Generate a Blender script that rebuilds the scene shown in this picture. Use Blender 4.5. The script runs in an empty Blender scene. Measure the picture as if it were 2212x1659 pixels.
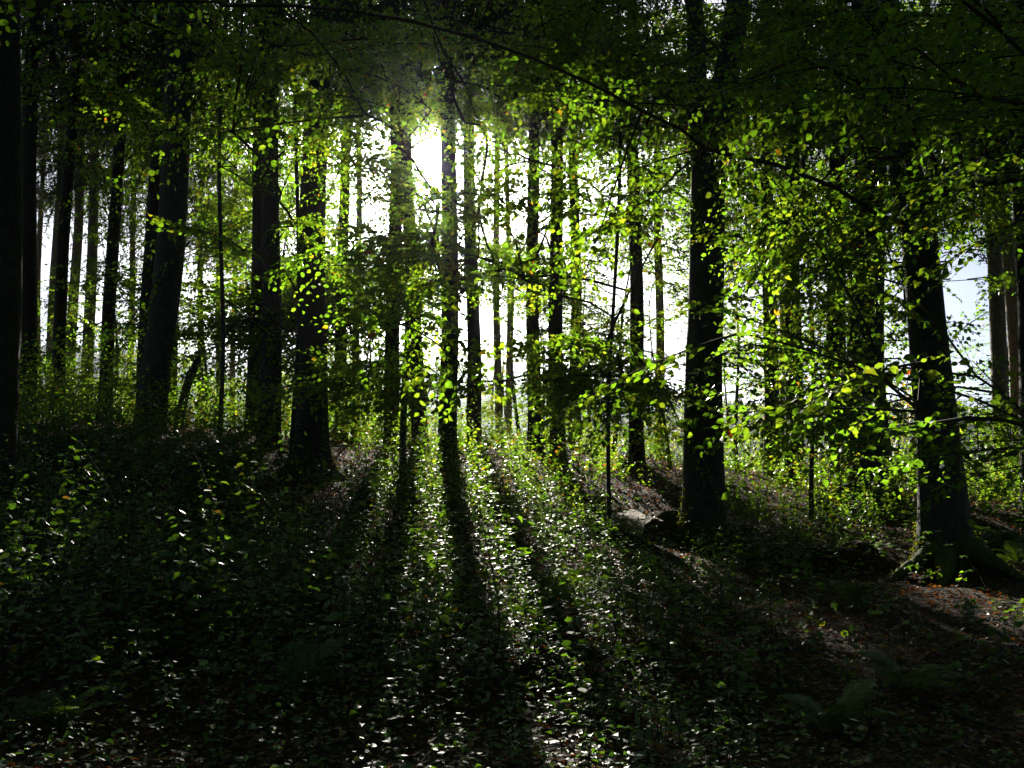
import bpy, math, random
import numpy as np
from mathutils import Matrix, Vector

SEED = 11
rng = np.random.default_rng(SEED)
random.seed(SEED)
sc = bpy.context.scene
COL = sc.collection

# ------------------------------------------------------------------ camera, sky, sun, exposure
PITCH = math.radians(6.0)
CAMZ = 1.6
F = 2125.0                                   # focal length in units of a 2212 px wide frame
cam = bpy.data.objects.new('camera', bpy.data.cameras.new('camera'))
COL.objects.link(cam)
cam.location = (0, 0, CAMZ)
cam.rotation_euler = (math.radians(90) + PITCH, 0, 0)
cam.data.sensor_width = 36.0
cam.data.lens = 36.0 * F / 2212.0
cam.data.clip_start = 0.05
cam.data.clip_end = 9000
sc.camera = cam

FWD = np.array([0, math.cos(PITCH), math.sin(PITCH)])
UP = np.array([0, -math.sin(PITCH), math.cos(PITCH)])
RIGHT = np.array([1.0, 0, 0])
CAM = np.array([0, 0, CAMZ])


def ray(px, py):
    return FWD + RIGHT * ((px - 1106.0) / F) + UP * ((829.5 - py) / F)


def at(px, py, Y):
    d = ray(px, py)
    return CAM + d * (Y / d[1])


def project(P):
    Q = np.atleast_2d(P) - CAM
    z = Q @ FWD
    z = np.where(np.abs(z) < 1e-3, 1e-3, z)
    return 1106 + F * (Q @ RIGHT) / z, 829.5 - F * (Q @ UP) / z, z


SUN_DIR = ray(935, 338)
SUN_DIR = SUN_DIR / np.linalg.norm(SUN_DIR)  # towards the sun
SUN_EL = math.asin(SUN_DIR[2])
SUN_AZ = math.atan2(SUN_DIR[0], SUN_DIR[1])  # from +Y towards +X

world = bpy.data.worlds.new('World')
sc.world = world
world.use_nodes = True
nt = world.node_tree
nt.nodes.clear()
sky = nt.nodes.new('ShaderNodeTexSky')
sky.sky_type = 'NISHITA'
sky.sun_disc = False
sky.sun_elevation = SUN_EL
sky.sun_rotation = SUN_AZ
sky.air_density = 0.3
sky.dust_density = 0.6
bg = nt.nodes.new('ShaderNodeBackground')
bg.inputs['Strength'].default_value = 0.05
# the sun itself with its aureole, seen as part of the sky
tc = nt.nodes.new('ShaderNodeTexCoord')
dot = nt.nodes.new('ShaderNodeVectorMath'); dot.operation = 'DOT_PRODUCT'
dot.inputs[1].default_value = tuple(SUN_DIR)
nt.links.new(tc.outputs['Generated'], dot.inputs[0])
one = nt.nodes.new('ShaderNodeMath'); one.operation = 'SUBTRACT'; one.inputs[0].default_value = 1.0
nt.links.new(dot.outputs['Value'], one.inputs[1])          # 1 - cos(theta)
dv = nt.nodes.new('ShaderNodeMath'); dv.operation = 'DIVIDE'; dv.inputs[1].default_value = -(1 - math.cos(math.radians(0.62)))
nt.links.new(one.outputs[0], dv.inputs[0])
ex = nt.nodes.new('ShaderNodeMath'); ex.operation = 'EXPONENT'
nt.links.new(dv.outputs[0], ex.inputs[0])
bs = nt.nodes.new('ShaderNodeBackground')
bs.inputs['Color'].default_value = (1, 0.93, 0.8, 1)
ms = nt.nodes.new('ShaderNodeMath'); ms.operation = 'MULTIPLY'; ms.inputs[1].default_value = 500.0
nt.links.new(ex.outputs[0], ms.inputs[0])
nt.links.new(ms.outputs[0], bs.inputs['Strength'])
addw = nt.nodes.new('ShaderNodeAddShader')
out = nt.nodes.new('ShaderNodeOutputWorld')
nt.links.new(sky.outputs[0], bg.inputs['Color'])
nt.links.new(bg.outputs[0], addw.inputs[0])
nt.links.new(bs.outputs[0], addw.inputs[1])
nt.links.new(addw.outputs[0], out.inputs['Surface'])

sun_l = bpy.data.lights.new('sun', 'SUN')
sun_l.energy = 5.0
sun_l.angle = math.radians(0.5)
sun_l.color = (1.0, 0.93, 0.80)
sun_o = bpy.data.objects.new('sun', sun_l)
COL.objects.link(sun_o)
sun_o.location = (0, 0, 60)
sun_o.rotation_euler = Vector(SUN_DIR).to_track_quat('Z', 'Y').to_euler()

sc.view_settings.view_transform = 'Standard'
sc.view_settings.look = 'None'
sc.view_settings.gamma = 1.0
sc.view_settings.exposure = 1.6
sc.render.engine = 'CYCLES'
sc.cycles.max_bounces = 3
sc.cycles.diffuse_bounces = 1
sc.cycles.glossy_bounces = 2
sc.cycles.transmission_bounces = 0
sc.cycles.volume_bounces = 0
sc.cycles.sample_clamp_indirect = 4.0
sc.cycles.use_denoising = True

# ------------------------------------------------------------------ materials


def mat(name):
    m = bpy.data.materials.new(name)
    m.use_nodes = True
    m.node_tree.nodes.clear()
    return m, m.node_tree


def N(nt, kind, **kw):
    n = nt.nodes.new(kind)
    for k, v in kw.items():
        if k in n.inputs:
            n.inputs[k].default_value = v
        else:
            setattr(n, k, v)
    return n


def ramp(nt, src, stops):
    r = nt.nodes.new('ShaderNodeValToRGB')
    e = r.color_ramp.elements
    while len(e) < len(stops):
        e.new(0.5)
    for i, (p, c) in enumerate(stops):
        e[i].position = p
        e[i].color = (*c, 1)
    nt.links.new(src, r.inputs[0])
    return r.outputs[0]


def leaf_material(name, refl, trans, rough=0.42, mix=0.5, spec=0.5):
    """refl / trans: colour stops over the leaf's own tint value (0 fresh green ... 1 autumn brown)."""
    m, t = mat(name)
    a = N(t, 'ShaderNodeAttribute', attribute_name='tint')
    oi = N(t, 'ShaderNodeObjectInfo')
    s1 = N(t, 'ShaderNodeMath', operation='MULTIPLY_ADD')
    s1.inputs[1].default_value = 0.16
    s1.inputs[2].default_value = -0.05
    t.links.new(oi.outputs['Random'], s1.inputs[0])
    s = N(t, 'ShaderNodeMath', operation='ADD', use_clamp=True)
    t.links.new(a.outputs['Fac'], s.inputs[0])
    t.links.new(s1.outputs[0], s.inputs[1])
    co = N(t, 'ShaderNodeTexCoord')
    nz = N(t, 'ShaderNodeTexNoise', Scale=38.0, Detail=3.0)
    t.links.new(co.outputs['Object'], nz.inputs['Vector'])
    bl = N(t, 'ShaderNodeMath', operation='MULTIPLY_ADD')
    bl.inputs[1].default_value = 0.34
    bl.inputs[2].default_value = -0.17
    t.links.new(nz.outputs['Fac'], bl.inputs[0])
    s2 = N(t, 'ShaderNodeMath', operation='ADD', use_clamp=True)
    t.links.new(s.outputs[0], s2.inputs[0])
    t.links.new(bl.outputs[0], s2.inputs[1])
    s = s2
    cr = ramp(t, s.outputs[0], refl)
    ct = ramp(t, s.outputs[0], trans)
    p = N(t, 'ShaderNodeBsdfPrincipled')
    p.inputs['Roughness'].default_value = rough
    p.inputs['Specular IOR Level'].default_value = spec
    t.links.new(cr, p.inputs['Base Color'])
    tr = N(t, 'ShaderNodeBsdfTranslucent')
    t.links.new(ct, tr.inputs['Color'])
    mx = N(t, 'ShaderNodeMixShader')
    mx.inputs[0].default_value = mix
    t.links.new(p.outputs[0], mx.inputs[1])
    t.links.new(tr.outputs[0], mx.inputs[2])
    o = N(t, 'ShaderNodeOutputMaterial')
    t.links.new(mx.outputs[0], o.inputs['Surface'])
    return m


REFL = [(0.0, (0.022, 0.062, 0.012)), (0.45, (0.045, 0.10, 0.014)), (0.68, (0.10, 0.13, 0.016)),
        (0.82, (0.24, 0.17, 0.015)), (1.0, (0.16, 0.045, 0.010))]
TRANS = [(0.0, (0.14, 0.42, 0.016)), (0.45, (0.31, 0.62, 0.018)), (0.68, (0.58, 0.70, 0.022)),
         (0.82, (0.85, 0.50, 0.02)), (1.0, (0.70, 0.15, 0.012))]
M_LEAF = leaf_material('beech_leaf', REFL, TRANS, rough=0.42, mix=0.62)
M_HERB = leaf_material('bramble_leaf', REFL, TRANS, rough=0.52, mix=0.32, spec=0.8)
M_NEEDLE = leaf_material('spruce_needle', [(0.0, (0.018, 0.036, 0.012)), (1.0, (0.05, 0.06, 0.022))],
                         [(0.0, (0.05, 0.10, 0.018)), (1.0, (0.20, 0.20, 0.05))], rough=0.5, mix=0.25)
M_LITTER = leaf_material('fallen_leaf', [(0.0, (0.05, 0.03, 0.015)), (0.5, (0.09, 0.032, 0.010)), (1.0, (0.22, 0.075, 0.014))],
                         [(0.0, (0.10, 0.04, 0.01)), (0.5, (0.45, 0.11, 0.012)), (1.0, (0.80, 0.30, 0.02))], rough=0.5, mix=0.35)
M_MOSS = leaf_material('moss', [(0.0, (0.03, 0.05, 0.008)), (1.0, (0.09, 0.10, 0.012))],
                       [(0.0, (0.20, 0.26, 0.015)), (1.0, (0.42, 0.40, 0.02))], rough=0.8, mix=0.5, spec=0.1)


def bark_material(name, c0, c1, scale, stretch, bump, moss=0.0, rough=0.9):
    m, t = mat(name)
    tcn = N(t, 'ShaderNodeTexCoord')
    mp = N(t, 'ShaderNodeMapping')
    mp.inputs['Scale'].default_value = (1, 1, stretch)
    t.links.new(tcn.outputs['Object'], mp.inputs[0])
    n1 = N(t, 'ShaderNodeTexNoise', Scale=scale, Detail=8.0, Roughness=0.65)
    t.links.new(mp.outputs[0], n1.inputs['Vector'])
    v = N(t, 'ShaderNodeTexVoronoi', Scale=scale * 1.6)
    v.feature = 'DISTANCE_TO_EDGE'
    t.links.new(mp.outputs[0], v.inputs['Vector'])
    mul = N(t, 'ShaderNodeMath', operation='MULTIPLY_ADD')
    mul.inputs[1].default_value = 0.8
    t.links.new(v.outputs['Distance'], mul.inputs[0])
    t.links.new(n1.outputs['Fac'], mul.inputs[2])
    c = ramp(t, mul.outputs[0], [(0.3, c0), (0.85, c1)])
    n2 = N(t, 'ShaderNodeTexNoise', Scale=2.2, Detail=6.0)
    t.links.new(tcn.outputs['Object'], n2.inputs['Vector'])
    if moss > 0:
        sx = N(t, 'ShaderNodeSeparateXYZ')
        t.links.new(tcn.outputs['Object'], sx.inputs[0])
        ma = N(t, 'ShaderNodeMath', operation='MULTIPLY_ADD')
        ma.inputs[1].default_value = -0.55
        ma.inputs[2].default_value = 0.15 + moss
        t.links.new(sx.outputs['Z'], ma.inputs[0])
        mb = N(t, 'ShaderNodeMath', operation='ADD', use_clamp=True)
        t.links.new(ma.outputs[0], mb.inputs[0])
        t.links.new(n2.outputs['Fac'], mb.inputs[1])
        rm = ramp(t, mb.outputs[0], [(0.55, (0, 0, 0)), (0.75, (1, 1, 1))])
        mxc = N(t, 'ShaderNodeMix', data_type='RGBA')
        t.links.new(rm, mxc.inputs[0])
        t.links.new(c, mxc.inputs[6])
        mxc.inputs[7].default_value = (0.055, 0.075, 0.012, 1)
        c = mxc.outputs[2]
    p = N(t, 'ShaderNodeBsdfPrincipled')
    p.inputs['Roughness'].default_value = rough
    p.inputs['Specular IOR Level'].default_value = 0.25
    t.links.new(c, p.inputs['Base Color'])
    b = N(t, 'ShaderNodeBump', Strength=bump, Distance=0.03)
    t.links.new(mul.outputs[0], b.inputs['Height'])
    t.links.new(b.outputs[0], p.inputs['Normal'])
    o = N(t, 'ShaderNodeOutputMaterial')
    t.links.new(p.outputs[0], o.inputs['Surface'])
    return m


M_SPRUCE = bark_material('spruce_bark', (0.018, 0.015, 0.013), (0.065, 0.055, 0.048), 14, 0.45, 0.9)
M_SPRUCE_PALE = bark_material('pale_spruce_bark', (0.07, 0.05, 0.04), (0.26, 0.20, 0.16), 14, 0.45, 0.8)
M_BEECH = bark_material('beech_bark', (0.026, 0.025, 0.022), (0.07, 0.068, 0.06), 9, 0.6, 0.5, moss=0.25)
M_TWIG = bark_material('twig_bark', (0.03, 0.024, 0.018), (0.07, 0.055, 0.04), 20, 0.5, 0.3)
M_WOOD = bark_material('weathered_log_wood', (0.10, 0.08, 0.06), (0.42, 0.36, 0.29), 7, 3.0, 0.9)
M_LOGEND = bark_material('sawn_log_end', (0.03, 0.022, 0.015), (0.09, 0.06, 0.038), 12, 1.0, 0.5)

M_SOIL, t = mat('forest_soil')
tcn = N(t, 'ShaderNodeTexCoord')
n1 = N(t, 'ShaderNodeTexNoise', Scale=9.0, Detail=10.0, Roughness=0.7)
t.links.new(tcn.outputs['Object'], n1.inputs['Vector'])
n2 = N(t, 'ShaderNodeTexVoronoi', Scale=22.0)
t.links.new(tcn.outputs['Object'], n2.inputs['Vector'])
c = ramp(t, n1.outputs['Fac'], [(0.3, (0.018, 0.013, 0.009)), (0.55, (0.045, 0.028, 0.016)), (0.8, (0.07, 0.038, 0.018))])
p = N(t, 'ShaderNodeBsdfPrincipled', Roughness=0.95)
p.inputs['Specular IOR Level'].default_value = 0.1
t.links.new(c, p.inputs['Base Color'])
b = N(t, 'ShaderNodeBump', Strength=0.8, Distance=0.04)
t.links.new(n2.outputs['Distance'], b.inputs['Height'])
t.links.new(b.outputs[0], p.inputs['Normal'])
o = N(t, 'ShaderNodeOutputMaterial')
t.links.new(p.outputs[0], o.inputs['Surface'])

# ------------------------------------------------------------------ mesh helpers


def np_mesh(name, V, T, tint=None, smooth=False, mats=None, midx=None):
    """V (n,3) vertices, T (m,3) triangles."""
    me = bpy.data.meshes.new(name)
    V = np.ascontiguousarray(V, dtype=np.float32)
    T = np.ascontiguousarray(T, dtype=np.int32)
    me.vertices.add(len(V))
    me.vertices.foreach_set('co', V.ravel())
    me.loops.add(T.size)
    me.loops.foreach_set('vertex_index', T.ravel())
    me.polygons.add(len(T))
    me.polygons.foreach_set('loop_start', np.arange(0, T.size, 3, dtype=np.int32))
    me.polygons.foreach_set('loop_total', np.full(len(T), 3, dtype=np.int32))
    if tint is not None:
        at_ = me.attributes.new('tint', 'FLOAT', 'POINT')
        at_.data.foreach_set('value', np.ascontiguousarray(tint, dtype=np.float32))
    for mm in (mats or []):
        me.materials.append(mm)
    if midx is not None:
        me.polygons.foreach_set('material_index', np.ascontiguousarray(midx, dtype=np.int32))
    if smooth:
        me.polygons.foreach_set('use_smooth', np.ones(len(T), dtype=bool))
    me.update(calc_edges=True)
    me.validate()
    return me


def link(name, data, parent=None, mw=None):
    o = bpy.data.objects.new(name, data)
    COL.objects.link(o)
    if parent is not None:
        o.parent = parent
    if mw is not None:
        o.matrix_local = mw
    return o


def tag(o, label=None, cat=None, group=None, kind=None):
    if label: o['label'] = label
    if cat: o['category'] = cat
    if group: o['group'] = group
    if kind: o['kind'] = kind
    return o


def thing(name, loc, label, cat, group=None):
    o = link(name, None)
    o.location = tuple(loc)
    o.empty_display_size = 0.2
    return tag(o, label, cat, group)


class Bag:
    """collects triangles for one mesh"""
    def __init__(self):
        self.V, self.T, self.C, self.M, self.n = [], [], [], [], 0

    def add(self, V, T, tint=0.0, m=0):
        V = np.asarray(V, float); T = np.asarray(T, int)
        if len(V) == 0: return
        self.V.append(V); self.T.append(T + self.n); self.n += len(V)
        self.C.append(np.broadcast_to(np.asarray(tint, float), (len(V),)))
        self.M.append(np.full(len(T), m))

    def mesh(self, name, mats, smooth=False):
        return np_mesh(name, np.concatenate(self.V), np.concatenate(self.T), np.concatenate(self.C), smooth, mats,
                       np.concatenate(self.M) if len(mats) > 1 else None)


LEAF6_V = np.array([(0, 0, 0), (.22, .27, .05), (.60, .31, .07), (1, 0, -.08), (.60, -.31, .07), (.22, -.27, .05), (.46, 0, 0)])
LEAF6_T = np.array([(6, 0, 5), (6, 5, 4), (6, 4, 3), (6, 3, 2), (6, 2, 1), (6, 1, 0)])
LEAF2_V = np.array([(0, 0, 0), (.45, .36, .05), (1, 0, -.04), (.45, -.36, .05)])
LEAF2_T = np.array([(0, 3, 2), (0, 2, 1)])


def unit(v):
    return v / np.maximum(np.linalg.norm(v, axis=-1, keepdims=True), 1e-9)


def leaves(P, D, Nn, size, tint, tmpl=6):
    """many leaves at once: P base points, D along the blade, Nn rough normals"""
    LV, LT = (LEAF6_V, LEAF6_T) if tmpl == 6 else (LEAF2_V, LEAF2_T)
    D = unit(D)
    S = unit(np.cross(Nn, D))
    Z = np.cross(D, S)
    n, k = len(P), len(LV)
    size = np.broadcast_to(np.asarray(size, float), (n,))
    wob = 1 + rng.normal(0, .13, (n, 1))
    curl = rng.normal(1.0, 1.3, (n, 1))
    V = P[:, None, :] + size[:, None, None] * (LV[None, :, 0:1] * D[:, None, :] + (LV[None, :, 1:2] * wob[:, :, None]) * S[:, None, :]
                                             + (LV[None, :, 2:3] * curl[:, :, None]) * Z[:, None, :])
    T = (LT[None] + (np.arange(n) * k)[:, None, None]).reshape(-1, 3)
    return V.reshape(-1, 3), T, np.repeat(np.broadcast_to(np.asarray(tint, float), (n,)), k)


def tube(pts, rad, segs=5, cap=True):
    pts = np.asarray(pts, float); rad = np.asarray(rad, float)
    n = len(pts)
    tan = unit(np.gradient(pts, axis=0))
    ref = np.tile(np.array([0.31, 0.11, 0.94]), (n, 1))
    bad = np.abs((tan * ref).sum(1)) > 0.95
    ref[bad] = (1, 0.1, 0)
    A = unit(np.cross(tan, ref)); B = np.cross(tan, A)
    th = np.linspace(0, 2 * np.pi, segs, endpoint=False)
    V = pts[:, None] + rad[:, None, None] * (np.cos(th)[None, :, None] * A[:, None] + np.sin(th)[None, :, None] * B[:, None])
    V = V.reshape(-1, 3)
    i = np.arange(n - 1)[:, None] * segs; j = np.arange(segs)[None]; j2 = (j + 1) % segs
    q0 = (i + j).ravel(); q1 = (i + j2).ravel(); q2 = q1 + segs; q3 = q0 + segs
    T = np.concatenate([np.stack([q0, q1, q2], 1), np.stack([q0, q2, q3], 1)])
    if cap:
        V = np.concatenate([V, pts[-1:]])
        e = len(V) - 1
        b0 = (n - 1) * segs
        T = np.concatenate([T, [(b0 + k, b0 + (k + 1) % segs, e) for k in range(segs)]])
    return V, T


def vnoise(P, seed=0):
    """cheap smooth 3D value noise, about -1..1"""
    P = np.asarray(P, float)
    i = np.floor(P).astype(np.int64); f = P - i
    f = f * f * (3 - 2 * f)
    def h(a):
        k = (a[..., 0] * 374761393 + a[..., 1] * 668265263 + a[..., 2] * 2147483647 + seed * 974711) & 0xffffffff
        k = ((k ^ (k >> 13)) * 1274126177) & 0xffffffff
        return ((k ^ (k >> 16)) & 0xffff) / 32767.5 - 1
    r = 0
    for dx in (0, 1):
        for dy in (0, 1):
            for dz in (0, 1):
                w = (f[..., 0] if dx else 1 - f[..., 0]) * (f[..., 1] if dy else 1 - f[..., 1]) * (f[..., 2] if dz else 1 - f[..., 2])
                r = r + w * h(i + np.array([dx, dy, dz]))
    return r


# ------------------------------------------------------------------ table of trees
# key, kind, px at base, py of base, px where the axis meets the top of the frame, width px, distance, height, crown base, label
TREES = [
 ('edge_spruce', 'spruce', -14, 1080, 10, 72, 15.0, 27, 12, 'rough dark spruce trunk cut off by the left edge of the picture'),
 ('s2', 'spruce', 52, 915, 76, 38, 28.0, 28, 13.5, 'thick dark spruce trunk beside the trunk on the left edge'),
 ('s3', 'spruce', 123, 912, 167, 26, 30.0, 27, 13, 'slender dark spruce, second dark trunk from the left edge trunk'),
 ('s4', 'spruce', 226, 918, 268, 27, 29.0, 28, 13, 'straight dark spruce standing alone just left of the big leaning beech'),
 ('s5', 'spruce', 312, 925, 356, 40, 27.0, 28, 14, 'dark spruce trunk half hidden behind the big leaning beech'),
 ('s6', 'spruce', 371, 925, 383, 24, 31.0, 26, 13, 'spruce trunk behind the short broken leaning stem'),
 ('s7', 'spruce', 548, 930, 566, 32, 27.5, 27, 13, 'left trunk of the close pair of dark spruces'),
 ('s8', 'spruce', 580, 938, 592, 42, 25.0, 28, 13, 'thicker right trunk of the close pair of dark spruces'),
 ('s9', 'spruce', 668, 1066, 692, 60, 21.0, 30, 14, 'stout dark spruce with flared mossy foot left of the sun'),
 ('s10', 'spruce', 737, 965, 745, 25, 32.0, 27, 14, 'slim spruce trunk just right of the stout mossy footed spruce'),
 ('s11', 'spruce', 846, 972, 858, 31, 30.0, 27, 14, 'dark spruce, leftmost of the row of trunks below the sun'),
 ('s12', 'spruce', 911, 975, 852, 32, 29.0, 27, 14, 'dark spruce trunk straight below the sun, left of the tallest one'),
 ('s13', 'spruce', 967, 1040, 970, 37, 25.0, 28, 14, 'straight dark spruce that runs up right beside the bright sun'),
 ('s14', 'spruce', 1024, 975, 1012, 29, 31.0, 27, 14, 'dark spruce in the gap just right of the trunk by the sun'),
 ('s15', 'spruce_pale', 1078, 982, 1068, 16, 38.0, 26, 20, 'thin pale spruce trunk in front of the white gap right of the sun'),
 ('s16', 'spruce', 1156, 970, 1148, 29, 31.0, 27, 13, 'left trunk of two dark spruces behind the low beech branches'),
 ('s17', 'spruce', 1206, 985, 1196, 31, 27.0, 27, 13, 'right trunk of two dark spruces behind the low beech branches'),
 ('s18', 'spruce', 1244, 972, 1238, 25, 38.0, 27, 20, 'dim spruce trunk behind leaves, next right of the two dark spruces'),
 ('s19', 'spruce', 1375, 1010, 1366, 30, 29.0, 28, 13, 'shadowy trunk veiled by leaves left of the forked beech'),
 ('s20', 'spruce', 1668, 1034, 1655, 31, 31.0, 28, 13, 'dark left trunk of two spruces right of the forked beech'),
 ('s21', 'spruce', 1715, 1054, 1710, 36, 28.0, 28, 13, 'greyer right trunk of two spruces right of the forked beech'),
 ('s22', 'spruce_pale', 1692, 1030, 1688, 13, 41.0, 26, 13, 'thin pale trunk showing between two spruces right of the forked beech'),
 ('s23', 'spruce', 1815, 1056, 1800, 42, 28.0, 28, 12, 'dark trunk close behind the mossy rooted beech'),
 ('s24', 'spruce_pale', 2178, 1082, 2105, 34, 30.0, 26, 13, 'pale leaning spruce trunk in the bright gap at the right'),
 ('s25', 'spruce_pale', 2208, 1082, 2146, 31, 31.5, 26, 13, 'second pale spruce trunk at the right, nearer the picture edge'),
 ('s26', 'spruce', 2236, 1100, 2205, 50, 21.0, 27, 10, 'dark trunk cut off by the right edge of the picture'),
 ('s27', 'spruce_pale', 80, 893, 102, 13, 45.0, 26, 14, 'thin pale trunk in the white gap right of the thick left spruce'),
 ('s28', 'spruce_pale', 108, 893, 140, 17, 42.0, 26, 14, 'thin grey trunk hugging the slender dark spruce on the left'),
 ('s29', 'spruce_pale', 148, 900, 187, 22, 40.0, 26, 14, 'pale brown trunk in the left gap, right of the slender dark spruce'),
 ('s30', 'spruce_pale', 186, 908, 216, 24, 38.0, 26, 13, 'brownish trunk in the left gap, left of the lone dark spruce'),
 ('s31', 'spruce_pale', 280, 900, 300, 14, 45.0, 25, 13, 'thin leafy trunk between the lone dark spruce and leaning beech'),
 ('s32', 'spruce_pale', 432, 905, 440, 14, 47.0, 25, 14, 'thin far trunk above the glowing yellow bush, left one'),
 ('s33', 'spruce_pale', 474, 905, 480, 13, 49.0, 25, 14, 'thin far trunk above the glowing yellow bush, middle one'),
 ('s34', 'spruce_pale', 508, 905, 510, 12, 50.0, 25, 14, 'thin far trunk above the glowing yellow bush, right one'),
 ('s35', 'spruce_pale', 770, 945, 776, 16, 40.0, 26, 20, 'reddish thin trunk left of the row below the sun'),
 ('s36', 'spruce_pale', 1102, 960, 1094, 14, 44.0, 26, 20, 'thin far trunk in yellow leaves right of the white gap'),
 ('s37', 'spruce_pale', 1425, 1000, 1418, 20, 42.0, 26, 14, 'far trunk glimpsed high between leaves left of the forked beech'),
 ('b_lean', 'beech', 327, 930, 404, 64, 25.0, 24, 9, 'big beech leaning right with ridged bark in the left group'),
 ('b_sap', 'beech', 626, 975, 652, 9, 19.0, 9, 3, 'thin black beech sapling stem left of the stout mossy spruce'),
 ('b_fork', 'beech', 1519, 1228, 1534, 82, 18.5, 22, 6, 'large black beech forking high up, log lying at its foot'),
 ('b_right', 'beech', 2046, 1246, 1918, 92, 16.0, 22, 5, 'massive black beech at the right with a wide root flare'),
 ('b_root', 'beech', 1886, 1090, 1868, 76, 23.0, 22, 6, 'mossy sided beech rising from a tangle of dark roots'),
 ('b_slim', 'beech', 1318, 1150, 1330, 8, 17.0, 11, 3, 'slim dark beech stem among low branches left of the log'),
 ('b_slim2', 'beech', 872, 1075, 880, 13, 19.5, 12, 3, 'slim dark stem in the leaves left of the row below the sun'),
 ('b_slim3', 'beech', 1752, 1105, 1738, 9, 20.0, 12, 3, 'slim dark beech stem left of the mossy rooted beech'),
 ('b_slim4', 'beech', 470, 985, 492, 9, 22.0, 13, 4, 'slim dark stem in front of the glowing yellow green bush'),
 ('b_out', 'beech', 2620, 1390, 2590, 150, 9.5, 18, 3, 'near beech whose dark leaves hang in along the right edge'),
]
YOUNG = [   # young beeches of the understorey: px, py base, Y, height, tint, label
 (150, 915, 36, 5.5, .35, 'airy young beech filling the white gap between the left trunks'),
 (262, 915, 34, 7.0, .30, 'young beech between the lone dark spruce and the leaning beech'),
 (470, 925, 33, 4.4, .64, 'glowing yellow green bush right of the short broken stem'),
 (440, 920, 37, 8.0, .40, 'taller young beech behind the glowing yellow green bush'),
 (790, 975, 36, 6.0, .45, 'young beech between the stout spruce and the row below the sun'),
 (1000, 975, 40, 9.0, .60, 'sunlit yellow young beech behind the trunks below the sun'),
 (880, 975, 43, 8.0, .58, 'sunlit young beech at the left of the row below the sun'),
 (1120, 985, 38, 9.0, .62, 'sunlit yellow young beech right of the white gap'),
 (1320, 1010, 32, 8.0, .50, 'young beech left of the shadowy veiled trunk'),
 (1440, 1035, 29, 5.0, .58, 'bright young beech close behind the forked beech'),
 (1600, 1045, 30, 7.0, .50, 'bright young beech just right of the forked beech'),
 (1770, 1055, 34, 6.0, .62, 'yellow green young beech behind the two right spruces'),
 (1945, 1060, 32, 4.5, .80, 'small amber leaved tree between the two right beeches'),
 (2120, 1085, 27, 3.0, .30, 'low green young beech right of the massive right beech'),
 (700, 955, 38, 8.0, .42, 'young beech behind the stout mossy footed spruce'),
 (2200, 1060, 38, 9.0, .40, 'leafy young beech behind the pale trunks at the right'),
 (650, 965, 33, 4.5, .58, 'low glowing beech bush peeping out left of the stout spruce'),
 (1180, 1000, 34, 5.0, .60, 'low glowing beech bush between the two spruces below the branches'),
 (760, 985, 30, 3.5, .58, 'low sunlit beech bush right of the stout mossy spruce'),
 (1270, 1015, 36, 7.0, .62, 'sunlit yellow beech right of the two dark spruces'),
 (1520, 1040, 36, 7.0, .60, 'sunlit yellow beech hidden behind the forked beech trunk'),
 (345, 900, 44, 6.0, .55, 'far leafy tree just beyond the crest behind the leaning beech'),
 (610, 925, 43, 6.5, .58, 'far sunlit tree beyond the crest in the gap right of the spruce pair'),
 (720, 940, 45, 7.0, .60, 'far sunlit tree beyond the crest right behind the stout spruce'),
 (820, 950, 44, 7.5, .62, 'far yellow tree beyond the crest left of the row below the sun'),
 (940, 955, 46, 7.0, .64, 'far yellow tree beyond the crest in the gap straight below the sun'),
 (1050, 960, 44, 7.5, .62, 'far yellow tree beyond the crest left of the thin pale trunk'),
 (1100, 960, 46, 8.0, .60, 'far yellow tree beyond the crest right of the thin pale trunk'),
 (1180, 965, 43, 7.5, .60, 'far sunlit tree beyond the crest behind the two dark spruces'),
 (1300, 985, 44, 8.0, .58, 'far sunlit tree beyond the crest behind low beech branches'),
 (1410, 1000, 42, 7.0, .58, 'far sunlit tree beyond the crest left of the forked beech'),
 (1570, 1010, 43, 7.5, .56, 'far sunlit tree beyond the crest right of the forked beech'),
 (1650, 1015, 42, 6.0, .58, 'far sunlit tree beyond the crest behind the two right spruces'),
 (1750, 1025, 43, 6.5, .60, 'far yellow tree beyond the crest right of the two right spruces'),
 (1850, 1035, 42, 6.0, .56, 'far leafy tree beyond the crest behind the mossy rooted beech'),
 (560, 930, 36, 9.0, .35, 'dark young beech behind the close pair of spruces'),
]

# ------------------------------------------------------------------ ground height from the feet of the trees
ctrl = []
for k, kind, pb, py, pt, w, Y, H, cb, lab in TREES:
    if k in ('b_out',): continue
    ctrl.append(at(pb, py, Y))
for px, py, Y in [(1106, 1659, 6.2), (300, 1659, 6.0), (1900, 1659, 6.2), (1106, 1300, 12.0), (1700, 1300, 12.5), (400, 1250, 12.0),
                  (60, 1300, 10), (2150, 1330, 11.5), (900, 1130, 18), (400, 1080, 18), (1250, 1110, 20)]:
    ctrl.append(at(px, py, Y))
for x, y, z in [(0, 0, -.05), (-3, -3, 0), (4, -3, -.2), (-6, 3, .3), (6, 3, -.2), (0, -10, -.2), (-15, 5, 1.2), (15, 5, -.6)]:
    ctrl.append(np.array((x, y, z)))
ctrl = np.array(ctrl)
_A = np.stack([np.ones(len(ctrl)), ctrl[:, 0], ctrl[:, 1]], 1)
_lin = np.linalg.lstsq(_A, ctrl[:, 2], rcond=None)[0]
_res = ctrl[:, 2] - _A @ _lin
_sig = 6.0
_K = np.exp(-((ctrl[:, None, :2] - ctrl[None, :, :2]) ** 2).sum(-1) / (2 * _sig ** 2))
_w = np.linalg.solve(_K + 0.08 * np.eye(len(ctrl)), _res)


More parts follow.
